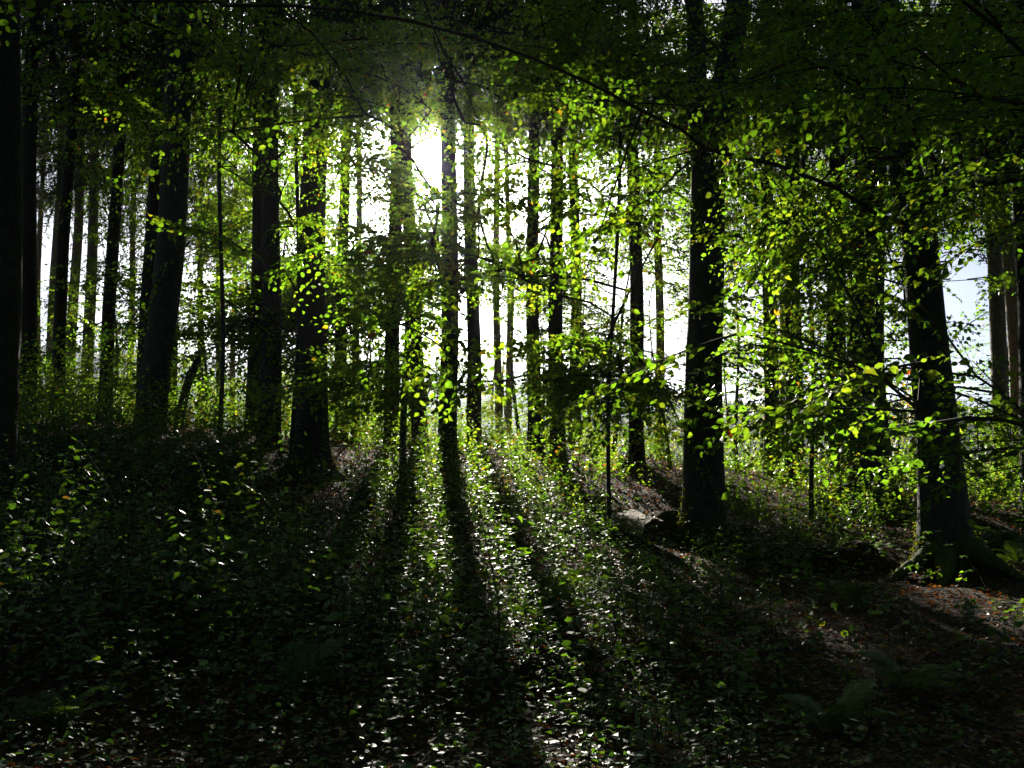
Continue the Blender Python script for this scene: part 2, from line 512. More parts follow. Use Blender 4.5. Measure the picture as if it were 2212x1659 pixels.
def ground(x, y):
    x = np.asarray(x, float); y = np.asarray(y, float)
    xc = np.clip(x, -40, 40); yc = np.clip(y, -15, 40)
    z = _lin[0] + _lin[1] * np.clip(xc, -22, 22) + _lin[2] * np.clip(yc, 0, 34)
    d2 = (xc[..., None] - ctrl[:, 0]) ** 2 + (yc[..., None] - ctrl[:, 1]) ** 2
    z = z + (np.exp(-d2 / (2 * _sig ** 2)) * _w).sum(-1)
    P = np.stack([x, y, np.zeros_like(x)], -1)
    z = z + 0.10 * vnoise(P * 0.55, 3) + 0.04 * vnoise(P * 1.9, 4)
    t = np.clip((y - 37) / 160, 0, 1)                # the wood ends on a crest, the valley lies beyond
    z = z - 62 * t * t * (3 - 2 * t) - np.clip((y - 37) * .06, 0, 2)
    t2 = np.clip((y - 1100) / 1500, 0, 1)            # far hillside
    hill = (335 - 0.085 * x + 26 * vnoise(P * .0031, 12)) * t2 * t2 * (3 - 2 * t2)
    return z + hill


def make_ground():
    u = np.linspace(-1, 1, 241)
    xs = 16 * u + 2400 * np.sign(u) * np.abs(u) ** 7
    v = np.linspace(0, 1, 281)
    ys = -30 + 80 * v + 3100 * v ** 9
    X, Y = np.meshgrid(xs, ys)
    Z = ground(X, Y)
    V = np.stack([X, Y, Z], -1).reshape(-1, 3)
    nx = len(xs)
    i = (np.arange(len(ys) - 1)[:, None] * nx + np.arange(nx - 1)[None]).ravel()
    T = np.concatenate([np.stack([i, i + 1, i + nx + 1], 1), np.stack([i, i + nx + 1, i + nx], 1)])
    g = link('ground', np_mesh('ground', V, T, None, True, [M_SOIL]))
    g['kind'] = 'structure'
    g['label'] = 'dark leaf strewn forest floor rising to a crest'


make_ground()

# ------------------------------------------------------------------ sunlit patches (where gaps in the leaf roof let the sun through)
LIT = []      # polygons on the ground in frame units


def lit_poly(*pts): LIT.append(np.array(pts, float))


lit_poly((760, 1130), (960, 1120), (975, 1400), (880, 1440), (740, 1350))
lit_poly((1010, 1085), (1180, 1060), (1440, 1180), (1500, 1260), (1400, 1330), (1060, 1420))
lit_poly((1090, 1470), (1420, 1500), (1460, 1640), (1080, 1659))
lit_poly((320, 1320), (430, 1330), (420, 1390), (320, 1375))
lit_poly((60, 1570), (200, 1570), (210, 1659), (60, 1659))
lit_poly((1915, 1240), (2010, 1232), (2212, 1325), (2212, 1372), (2050, 1312))
lit_poly((730, 930), (945, 930), (945, 1060), (740, 1060))
lit_poly((1000, 930), (1460, 930), (1440, 1090), (1000, 1060))
lit_poly((1580, 930), (1990, 960), (1985, 1130), (1580, 1100))
lit_poly((390, 850), (540, 860), (620, 1000), (420, 960))
lit_poly((2090, 1080), (2212, 1080), (2212, 1180), (2110, 1170))
lit_poly((1780, 1390), (1900, 1400), (1900, 1450), (1780, 1440))
lit_poly((1330, 1080), (1470, 1080), (1470, 1190), (1330, 1190))
lit_poly((2020, 1360), (2120, 1350), (2130, 1400), (2030, 1400))


DARK = [np.array(p_, float) for p_ in (
    [(-100, 1050), (640, 1060), (730, 1180), (720, 1400), (900, 1480), (1060, 1480), (1060, 1700), (-100, 1700)],
    [(1520, 1130), (1900, 1150), (1880, 1240), (2212, 1400), (2300, 1700), (1500, 1700), (1480, 1480), (1430, 1350), (1560, 1280)])]


def in_poly(px, py, poly):
    x0, y0 = poly[:, 0], poly[:, 1]
    x1, y1 = np.roll(x0, -1), np.roll(y0, -1)
    c = ((y0 > py[:, None]) != (y1 > py[:, None])) & (px[:, None] < (x1 - x0) * (py[:, None] - y0) / (y1 - y0 + 1e-9) + x0)
    return (c.sum(1) % 2) == 1


_gx = np.linspace(-60, 60, 161); _gy = np.linspace(-40, 90, 174)
_GX, _GY = np.meshgrid(_gx, _gy)
_GZ = ground(_GX, _GY)


def ground_fast(x, y):
    i = np.clip(((x + 60) / .75).astype(int), 0, 160); j = np.clip(((y + 40) / (130 / 173)).astype(int), 0, 173)
    return _GZ[j, i]


def sun_foot(P):
    """where the shadow of each point meets the ground"""
    P = np.atleast_2d(P).astype(float)
    t = np.zeros(len(P)); hit = P.copy()
    done = np.zeros(len(P), bool)
    for s in np.arange(0.5, 90, 0.75):
        Q = P - SUN_DIR * s
        g = Q[:, 2] < ground_fast(Q[:, 0], Q[:, 1])
        new = g & ~done
        hit[new] = Q[new]; done |= g
    hit[~done] = (0, -50, 0)
    return hit


def crosses_sun_gap(st, d, L, rad):
    return bool(in_sun_gap(np.asarray(st) + np.linspace(.1, 1, 8)[:, None] * np.asarray(d) * L, rad).any())


GLOW = [(at(470, 850, 33), 1.7), (at(780, 600, 15.5), 1.5), (at(700, 520, 14.5), .9), (at(1250, 580, 13), 1.2), (at(1400, 540, 12), .9),
        (at(850, 700, 16), 1.0), (at(1180, 480, 13), .9), (at(1320, 680, 13), .9), (at(1760, 760, 10.5), .6), (at(790, 960, 24), 1.6), (at(1620, 930, 29), 2.0), (at(1440, 960, 29), 1.8), (at(1200, 930, 32), 2.0),
        (at(1120, 210, 12), .9), (at(760, 270, 14), .9), (at(900, 150, 13), .8), (at(1330, 330, 12), .7), (at(1000, 880, 38), 2.5), (at(1100, 780, 37), 2.5)]


def in_sun_gap(P, rad=0.5):
    """close to the line from the viewpoint to the sun: the gap the sun shines through"""
    Q = np.atleast_2d(P) - CAM
    s = Q @ SUN_DIR
    d = np.linalg.norm(Q - s[:, None] * SUN_DIR, axis=1)
    return (d < rad) & (s > 0)


def floor_points(poly, step):
    """points of the floor inside a sunlit patch"""
    x0, y0 = poly.min(0); x1, y1 = poly.max(0)
    gx, gy = np.meshgrid(np.arange(x0, x1, step), np.arange(y0, y1, step))
    gx = gx.ravel() + rng.uniform(-8, 8, gx.size); gy = gy.ravel() + rng.uniform(-8, 8, gy.size)
    k = in_poly(gx, gy, poly)
    gx, gy = gx[k], gy[k]
    if len(gx) == 0: return np.zeros((0, 3))
    D_ = FWD + RIGHT * ((gx - 1106) / F)[:, None] + UP * ((829.5 - gy) / F)[:, None]
    D_ = D_ / D_[:, 1:2]
    out_ = np.full((len(gx), 3), np.nan)
    for Y in np.arange(4, 44, .12):
        Q = CAM + D_ * Y
        g = (Q[:, 2] < ground_fast(Q[:, 0], Q[:, 1])) & np.isnan(out_[:, 0])
        out_[g] = Q[g]
    return out_[~np.isnan(out_[:, 0])]


RAYS = np.concatenate([floor_points(p_, 30) for p_ in LIT])
RAYS = RAYS[rng.random(len(RAYS)) < .8] + np.array([0, 0, .25])
_e0, _e1 = at(1418, 1150, 16.9), at(1352, 1102, 19.6)
LOGR = np.array([_e0 + (_e1 - _e0) * f_ + (dx_, 0, .15) for f_ in (0, .25, .5, .75, 1) for dx_ in (-.2, 0, .2)])
BUSHR = at(470, 850, 33) + rng.normal(0, 1, (26, 3)) * (1.1, .8, .8)
GRAYS = np.concatenate([G_ + rng.normal(0, r_ * .42, (6, 3)) for G_, r_ in GLOW])


def in_the_light(st, d, L, hw):
    """does a branch of length L stand in the sun of a lit patch or of a glowing mass of leaves?"""
    f_ = np.linspace(.12, .95, 7)
    pts = np.asarray(st) + f_[:, None] * np.asarray(d) * L
    w = hw * np.sin(np.pi * (.15 + .8 * f_))
    for R_, near, p_, wf in ((RAYS, .3, .93, 1.0), (GRAYS, 1.2, .85, 1.0), (LOGR, .3, 1.0, 1.6), (BUSHR, 1.6, .97, 1.2)):
        Q = pts[:, None] - R_[None]
        q = Q @ SUN_DIR
        dd = np.linalg.norm(Q - q[..., None] * SUN_DIR, axis=-1)
        if ((q > near) & (dd < wf * w[:, None])).any() and rng.random() < p_: return True
    return False


# ------------------------------------------------------------------ leafy branches (a few meshes, shared by many branches)


SINGLE = {}
BLEN = {}


def leaf_mesh(seed, tint):
    V, T, C = leaves(np.zeros((1, 3)), np.array([[1.0, 0, -.1]]), np.array([[0, 0, 1.0]]), 1.0, tint, 6)
    return np_mesh('leaf', V, T, C, False, [M_LEAF])


LEAVES = [leaf_mesh(i, tt) for i, tt in enumerate((.2, .28, .36, .42, .5, .58))]
LEAVES_Y = [leaf_mesh(i, tt) for i, tt in enumerate((.66, .72, .78))]


def frame_matrix(P, d, nrm, s):
    d = unit(np.asarray(d, float)); y = unit(np.cross(nrm, d)); z = np.cross(d, y)
    return Matrix(((d[0] * s, y[0] * s, z[0] * s, P[0]), (d[1] * s, y[1] * s, z[1] * s, P[1]), (d[2] * s, y[2] * s, z[2] * s, P[2]), (0, 0, 0, 1)))


def beech_bough(seed, L=2.0, nt=15, lpt=13, lsize=0.075, tmpl=6, tint_mu=.39, wood=True, keep_leaves=False):
    r = np.random.default_rng(seed)
    bag = Bag()
    s = np.linspace(0, 1, 9)
    ax = np.stack([L * s, .10 * L * np.sin(s * 2.6 + r.uniform(-1, 1)) * r.uniform(-1, 1), -.16 * L * s ** 2 + .04 * L * s], 1)
    if wood:
        bag.add(*tube(ax, .011 * (1 - .8 * s) * (L / 2) + .002, 5), 0, 1)
    twigs = [(ax[0] + 0, None)]
    P, D, Nn, S, C = [], [], [], [], []
    for i in range(nt):
        f = .08 + .92 * (i + r.uniform(0, .8)) / nt
        base = np.array([np.interp(f, s, ax[:, k]) for k in range(3)])
        side = 1 if i % 2 else -1
        ang = side * r.uniform(.5, 1.15)
        ln = L * (.20 + .26 * math.sin(math.pi * min(f * .9 + .12, 1))) * r.uniform(.7, 1.25)
        d = np.array([math.cos(ang), math.sin(ang), r.uniform(-.45, .18)])
        q = np.linspace(0, 1, 5)[:, None]
        tw = base + d * ln * q + np.array([0, 0, -1]) * (.22 * ln * q ** 2)
        if wood:
            bag.add(*tube(tw, .0038 * (1 - .7 * q[:, 0]) * (L / 2) ** .5, 3), 0, 1)
        tint0 = tint_mu + r.normal(0, .07)
        if r.random() < .012: tint0 = r.uniform(.7, 1.0)
        for j in range(lpt):
            g = (j + .6 + r.uniform(-.3, .3)) / lpt
            pb = np.array([np.interp(g, q[:, 0], tw[:, k]) for k in range(3)])
            sd = 1 if j % 2 else -1
            a2 = ang + sd * r.uniform(.5, 1.2)
            dd = np.array([math.cos(a2), math.sin(a2), r.normal(-.35, .38)])
            nn = np.array([r.normal(0, .85), r.normal(0, .85), .8])
            P.append(pb); D.append(dd); Nn.append(nn)
            S.append(lsize * r.uniform(.55, 1.15) * (1 - .2 * g))
            C.append(np.clip(tint0 + r.normal(0, .06) + (.4 if r.random() < .008 else 0), 0, 1))
    data = (np.array(P), np.array(D), np.array(Nn), np.array(S), np.array(C))
    wood_me = None
    if keep_leaves:
        wood_me = bag.mesh('branch_wood', [M_TWIG, M_TWIG])
    V, T, C2 = leaves(*data, tmpl)
    bag.add(V, T, C2, 0)
    me = bag.mesh('leafy_branch', [M_LEAF, M_TWIG])
    if keep_leaves: SINGLE[me.name] = (wood_me, data)
    BLEN[me.name] = L
    return me


def spruce_bough(seed, L=2.6, nb=34, needles=26):
    r = np.random.default_rng(seed)
    bag = Bag()
    s = np.linspace(0, 1, 8)
    ax = np.stack([L * s, .05 * L * np.sin(3 * s + r.uniform(0, 6)), -.34 * L * s ** 1.6 + .10 * L * s ** 4], 1)
    bag.add(*tube(ax, .016 * (1 - .85 * s) + .002, 4), 0, 1)
    for i in range(nb):
        f = .10 + .9 * (i + r.uniform(0, 1)) / nb
        base = np.array([np.interp(f, s, ax[:, k]) for k in range(3)])
        sd = 1 if i % 2 else -1
        ln = (.30 + .55 * math.sin(math.pi * (f * .85 + .1))) * r.uniform(.5, 1.15) * L / 2.6
        d = unit(np.array([r.uniform(.1, .7), sd * r.uniform(.25, 1.0), r.uniform(-1.3, -.15)]))
        q = np.linspace(0, 1, 4)[:, None]
        tw = base + d * ln * q + np.array([0, 0, -1]) * (.35 * ln * q ** 2)
        bag.add(*tube(tw, .004 * (1 - .6 * q[:, 0]), 3, False), 0, 1)
        g = r.uniform(.05, 1, needles)
        pb = np.stack([np.interp(g, q[:, 0], tw[:, k]) for k in range(3)], 1)
        dirs = unit(d * .9 + r.normal(0, .75, (needles, 3)))
        nl = r.uniform(.05, .10, needles)[:, None]
        wv = unit(np.cross(dirs, r.normal(0, 1, (needles, 3)))) * .012
        V = np.stack([pb - wv, pb + wv, pb + dirs * nl + wv * .3, pb + dirs * nl - wv * .3], 1).reshape(-1, 3)
        k = (np.arange(needles) * 4)[:, None]
        T = np.concatenate([k + np.array([0, 1, 2]), k + np.array([0, 2, 3])])
        bag.add(V, T, np.repeat(r.uniform(0, .6, needles), 4), 0)
    return bag.mesh('needle_branch', [M_NEEDLE, M_TWIG])


BOUGH_NEAR = [beech_bough(100 + i, L=1.9, nt=15, lpt=9, lsize=.105, keep_leaves=True) for i in range(5)]
BOUGH_MID = [beech_bough(200 + i, L=2.2, nt=18, lpt=11, lsize=.112) for i in range(5)]
BOUGH_FAR = [beech_bough(300 + i, L=2.9, nt=22, lpt=14, lsize=.125, tmpl=2) for i in range(4)]
BOUGH_YEL = [beech_bough(400 + i, L=2.0, nt=17, lpt=11, lsize=.115, tmpl=2, tint_mu=.55) for i in range(3)]
BOUGH_AMB = [beech_bough(450 + i, L=1.6, nt=15, lpt=12, lsize=.08, tmpl=2, tint_mu=.78) for i in range(2)]
BOUGH_SPR = [spruce_bough(500 + i) for i in range(5)]

# ------------------------------------------------------------------ trunks


def trunk_mesh(axis, rad, segs, flare, lobes, rough, seed, matl, z_off=0.0):
    """axis (n,3) local points from the foot up, rad (n,) radii"""
    r = np.random.default_rng(seed)
    n = len(axis)
    th = np.linspace(0, 2 * np.pi, segs, endpoint=False)
    h = axis[:, 2] - axis[0, 2]
    ph = r.uniform(0, 6.28, 4)
    lob = 1 + 0 * th
    prof = np.maximum(0, np.cos(lobes * th + ph[0])) ** 1.5 + .5 * np.maximum(0, np.cos((lobes + 2) * th + ph[1])) ** 2
    fl = flare * (np.exp(-h / .28)[:, None] * (.5 + 1.0 * prof[None]) + .30 * np.exp(-h / 1.0)[:, None])
    R = rad[:, None] * (1 + fl)
    cx, cy = np.cos(th)[None], np.sin(th)[None]
    Pn = np.stack([np.broadcast_to(cx * rad[:, None] * 9, (n, segs)), np.broadcast_to(cy * rad[:, None] * 9, (n, segs)),
                   np.broadcast_to(h[:, None] * 3.2, (n, segs))], -1)
    Pm = np.stack([np.broadcast_to(cx * 1.3, (n, segs)), np.broadcast_to(cy * 1.3, (n, segs)), np.broadcast_to(h[:, None] * .8, (n, segs))], -1)
    R = R * (1 + .05 * vnoise(Pm, seed) + rough * vnoise(Pn, seed + 7))
    V = np.stack([axis[:, 0:1] + R * cx, axis[:, 1:2] + R * cy, np.broadcast_to(axis[:, 2:3], R.shape)], -1).reshape(-1, 3)
    i = np.arange(n - 1)[:, None] * segs; j = np.arange(segs)[None]; j2 = (j + 1) % segs
    q0 = (i + j).ravel(); q1 = (i + j2).ravel(); q2 = q1 + segs; q3 = q0 + segs
    T = np.concatenate([np.stack([q0, q1, q2], 1), np.stack([q0, q2, q3], 1)])
    V = np.concatenate([V, axis[-1:]]); e = len(V) - 1; b0 = (n - 1) * segs
    T = np.concatenate([T, [(b0 + k, b0 + (k + 1) % segs, e) for k in range(segs)]])
    return np_mesh('trunk', V, T, None, True, [matl])


def moss_mesh(trunk_me, zmax, n, seed, size=.03):
    """tufts of moss standing on the surface of a mesh, thinning out upwards"""
    r = np.random.default_rng(seed)
    m = len(trunk_me.vertices)
    co = np.empty(m * 3, np.float32); trunk_me.vertices.foreach_get('co', co); co = co.reshape(-1, 3).astype(float)
    no = np.empty(m * 3, np.float32); trunk_me.vertices.foreach_get('normal', no); no = no.reshape(-1, 3).astype(float)
    z0 = co[:, 2].min()
    w = np.clip(1 - (co[:, 2] - z0) / zmax, 0, 1) ** 1.2 * (vnoise(co * 3.1, seed) > -.15)
    if w.sum() == 0: return None
    k = r.choice(m, n, p=w / w.sum())
    P = co[k] + r.normal(0, .025, (n, 3)); Nn = no[k]
    D = unit(Nn + r.normal(0, .5, (n, 3)))
    V, T, C = leaves(P, D, r.normal(0, 1, (n, 3)), r.uniform(.5, 1.3, n) * size, r.uniform(0, 1, n), 2)
    return np_mesh('moss', V, T, C, False, [M_MOSS])


class Tree:
    pass


trees = []
for idx, (k, kind, pb, py, pt, w, Y, H, cb, lab) in enumerate(TREES):
    t = Tree(); trees.append(t)
    t.key, t.kind, t.Y, t.H, t.cb = k, kind, Y, H, cb
    B = at(pb, py, Y)
    B[2] = ground(B[0], B[1])
    Tp = at(pt, 0, Y)
    lean = (Tp[0] - at(pb, py, Y)[0]) / (Tp[2] - B[2])
    t.base = B
    r0 = .5 * w * Y / F
    t.r0 = r0
    far = Y > 34
    hs = np.concatenate([np.linspace(-.35, 1.0, 10 if not far else 5), np.linspace(1.3, 12, 28 if not far else 10), np.linspace(13, H, 10 if not far else 6)])
    if k == 'b_fork': hs = hs[hs < 9.2]
    if k == 'b_sap' or 'slim' in k: hs = np.linspace(-.2, H, 24)
    if k == 'b_right':
        hs = np.concatenate([np.linspace(-.35, 1.0, 12), np.linspace(1.3, H, 40)])
        pxs = [2046, 2040, 2022, 1995, 1956, 1928, 1905]; pys = [1246, 1080, 800, 485, 330, 100, -200]
        zz = np.array([at(a, b_, Y)[2] for a, b_ in zip(pxs, pys)]) - B[2]; xx = np.array([at(a, b_, Y)[0] for a, b_ in zip(pxs, pys)]) - B[0]
        ax = np.stack([np.interp(hs, zz, xx), .2 * np.sin(hs * .3), hs], 1)
        rad = r0 * np.interp(hs, [0, 3, 6, 7.5, 9, 12, H], [1.05, .93, .80, .66, .52, .4, .08])
    elif k == 'b_fork':
        pxs = [1519, 1519, 1520, 1526, 1532]; pys = [1228, 1000, 840, 560, 300]
        zz = np.array([at(a, b_, Y)[2] for a, b_ in zip(pxs, pys)]) - B[2]; xx = np.array([at(a, b_, Y)[0] for a, b_ in zip(pxs, pys)]) - B[0]
        ax = np.stack([np.interp(hs, zz, xx), 0 * hs, hs], 1)
        rad = r0 * np.interp(hs, [0, 2, 4, 7, 9.2], [1.06, .98, .95, .92, .75])
    else:
        if k == 'b_lean': r0 = r0 * .95
        wob = .05 * np.sin(hs * .5 + idx) * (1 if kind != 'beech' else 2)
        ax = np.stack([lean * hs + wob * np.clip(hs / 3, 0, 1), .08 * np.sin(hs * .3 + idx * 2), hs], 1)
        rad = r0 * np.interp(hs, [-1, 0, 4, 12, H], [1.13, 1.10, 1.0, .80, .10] if k != 'b_lean' else [1.0, .98, 1.0, 1.05, .2])
    t.axis = ax + B
    t.hs = hs
    t.root = thing({'beech': 'beech_tree'}.get(kind, 'spruce_tree'), B, lab, 'tree',
                   'tall trunks of the wood' if kind != 'beech' else 'beech trees of the wood')
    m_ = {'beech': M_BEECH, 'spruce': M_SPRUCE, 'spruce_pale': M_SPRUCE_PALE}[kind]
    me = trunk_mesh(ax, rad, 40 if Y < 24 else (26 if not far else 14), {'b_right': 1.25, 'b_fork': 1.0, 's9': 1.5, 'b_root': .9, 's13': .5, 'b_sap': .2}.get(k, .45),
                    5 if kind == 'beech' else 4, .015 if kind == 'beech' else .028, idx + 20, m_)
    t.trunk = link('trunk', me, t.root)
    if k in ('b_right', 'b_fork', 's9', 'b_root'):
        mm = moss_mesh(me, {'b_right': 1.3, 'b_fork': 1.7, 's9': 1.2, 'b_root': 2.2}[k], 5000, idx, .028)
        mo = link('moss', mm, t.root); mo['kind'] = 'stuff'
    if k == 'b_fork':
        for (tx, ty, ww, nm) in (((1510, 1504, 1480), (300, 60, -250), (42, 40, 22), 0), ((1558, 1590, 1625), (230, 40, -300), (58, 54, 26), 1)):
            st = ax[-6] + B if nm else ax[-5] + B
            pts = [st] + [at(a, b_, Y + (.3 if nm else -.2)) for a, b_ in zip(tx, ty)]
            pts = np.array(pts)
            q = np.linspace(0, len(pts) - 1, 22)
            pp = np.stack([np.interp(q, np.arange(len(pts)), pts[:, c_]) for c_ in range(3)], 1)
            for _ in range(3): pp[1:-1] = (pp[:-2] + 2 * pp[1:-1] + pp[2:]) / 4
            rr = np.interp(q, np.arange(len(pts)), [.5 * 60 * Y / F] + [.5 * x_ * Y / F for x_ in ww])
            V, T = tube(pp - B, rr, 20)
            link('limb', np_mesh('limb', V, T, None, True, [M_BEECH]), t.root)

for px, py, Y, H, tint, lab in YOUNG:
    t = Tree(); trees.append(t)
    B = at(px, py, Y); B[2] = ground(B[0], B[1])
    t.key, t.kind, t.Y, t.H, t.cb, t.base, t.tint = 'young', 'young', Y, H, .4, B, tint
    hs = np.linspace(-.2, H, 14)
    ln = rng.normal(0, .06, 2)
    ax = np.stack([ln[0] * hs + .10 * np.sin(hs * .9 + px), ln[1] * hs + .1 * np.sin(hs * .7), hs], 1)
    t.axis = ax + B; t.hs = hs; t.r0 = .02 + .007 * H
    t.root = thing('young_beech', B, lab, 'tree', 'young beeches of the understorey')
    V, T = tube(ax, t.r0 * (1.1 - hs / H * .95), 7)
    t.trunk = link('trunk', np_mesh('trunk', V, T, None, True, [M_BEECH]), t.root)


def bough_matrix(P, d, roll, s):
    d = unit(np.asarray(d, float)); u = np.array([0, 0, 1.0])
    y = unit(np.cross(u, d)); z = np.cross(d, y)
    c_, s_ = math.cos(roll), math.sin(roll)
    y2 = c_ * y + s_ * z; z2 = -s_ * y + c_ * z
    return Matrix(((d[0] * s, y2[0] * s, z2[0] * s, P[0]), (d[1] * s, y2[1] * s, z2[1] * s, P[1]),
                   (d[2] * s, y2[2] * s, z2[2] * s, P[2]), (0, 0, 0, 1)))


def put_bough(t, me, P, d, roll, s, name='leafy_branch'):
    return link(name, me, t.root, bough_matrix(np.asarray(P) - t.base, d, roll, s))


def axis_at(t, h):
    return np.array([np.interp(h, t.hs, t.axis[:, k]) for k in range(3)])


n_boughs = 0
# spruces: whorls of drooping branches from the crown base up
for t in trees:
    if not t.kind.startswith('spruce'): continue
    far = t.Y > 34
    n = 62 if not far else 46
    hh = t.cb * .82 + (t.H - t.cb * .82) * rng.uniform(0, 1, n) ** 1.15
    az = rng.uniform(0, 2 * np.pi, n)
    ctr = np.array([axis_at(t, h) for h in hh])
    Lk = np.interp(hh, [t.cb * .8, t.cb + 3, t.H], [1.25, 1.35, .25]) * rng.uniform(.75, 1.2, n) * (1.2 if far else 1.0)
    d = np.stack([np.cos(az), np.sin(az), rng.uniform(-.35, .05, n)], 1)
    mid = ctr + d * (Lk * 1.3)[:, None]
    bad = in_sun_gap(mid, .9)
    for i in range(n):
        if bad[i] or crosses_sun_gap(ctr[i], d[i], Lk[i] * 2.6, .75) or in_the_light(ctr[i] + (0, 0, -.3 * Lk[i]), d[i], Lk[i] * 2.6, .55 * Lk[i]): continue
        put_bough(t, BOUGH_SPR[i % 5], ctr[i], d[i], rng.normal(0, .2), Lk[i], 'needle_branch'); n_boughs += 1
    # a few dead snags below the crown
    bag = Bag()
    for _ in range(9 if not far else 4):
        h = rng.uniform(2.0, t.cb); a = rng.uniform(0, 6.28); L = rng.uniform(.15, .9)
        p0 = axis_at(t, h) - t.base
        dd = np.array([math.cos(a), math.sin(a), rng.uniform(-.5, .1)])
        q = np.linspace(0, 1, 4)[:, None]
        bag.add(*tube(p0 + dd * (q * (L + t.r0)) + np.array([0, 0, -.15]) * q ** 2, .012 * (1 - .8 * q[:, 0]), 4), 0, 0)
    link('dead_twigs', bag.mesh('dead_twigs', [M_TWIG]), t.root)['kind'] = 'stuff'

# beeches: leafy branches by layers of the leaf roof, counted per cell of about 92 x 92 units
NEAR_MAP = """
000000000000112222245555
000000000000112232245565
000000000000112222244555
000000000000111221334445
000000000000011121333345
000000000000011121332235
000000000000001111333125
000000000000001111332124
000000000000001101222124
000000000000001100122134
000000000000011000012134
000000000000011000000012
"""
MID_MAP = """
000144555444455566555555
000144555443445566555544
000023444333334555444433
000012333333343444454322
000001123433233344454322
000001113542233344454302
000000113642233344454300
000000112631123343444300
000000021520112343343300
000000000200012312333300
000000000000001210232210
000000000000000000000000
"""
FAR_MAP = """
455666654445556666666666
355666554344556666666666
134665543334455566555555
012544443333344455444443
001344433333333344333332
000334332222222233333221
000333331111222222222101
011332331111122222222001
012331332111111122111001
012211122000001111111100
000000000000000000000000
000000000000000000000000
"""
CLEAR = [   # trunk strips the leaf roof leaves open: px/py points, half width, distance, share removed
    (np.array([(1560, 0), (1545, 300), (1528, 560), (1520, 840), (1519, 1230)]), 95, 18.5, .82),
    (np.array([(1920, 0), (1956, 330), (1995, 485), (2022, 800), (2046, 1246)]), 95, 16.0, .72),
    (np.array([(692, 0), (680, 500), (668, 1066)]), 60, 21.0, .5),
    (np.array([(586, 0), (575, 938)]), 60, 25.0, .6),
    (np.array([(404, 0), (327, 930)]), 70, 25.0, .6),
    (np.array([(970, 0), (967, 1040)]), 45, 25.0, .45),
    (np.array([(120, 300), (160, 940)]), 150, 28.0, .6),
    (np.array([(2110, 540), (2110, 900)]), 70, 28.0, .75),
    (np.array([(465, 760), (465, 930)]), 95, 32.0, .85),
    (np.array([(1755, 1010), (1755, 1090)]), 120, 28.0, .8),
    (np.array([(1415, 1080), (1415, 1190)]), 120, 28.0, .95),
]


def hides_trunk(P):
    px, py, z = project(P)
    r = np.zeros(len(P), bool)
    for pts, hw, Y, sh in CLEAR:
        cx = np.interp(py, pts[:, 1], pts[:, 0])
        r |= (np.abs(px - cx) < hw + 20 * (P[:, 1] < 12)) & (py > pts[0, 1] - 40) & (py < pts[-1, 1]) & (P[:, 1] < Y) & (rng.random(len(P)) < sh)
    return r


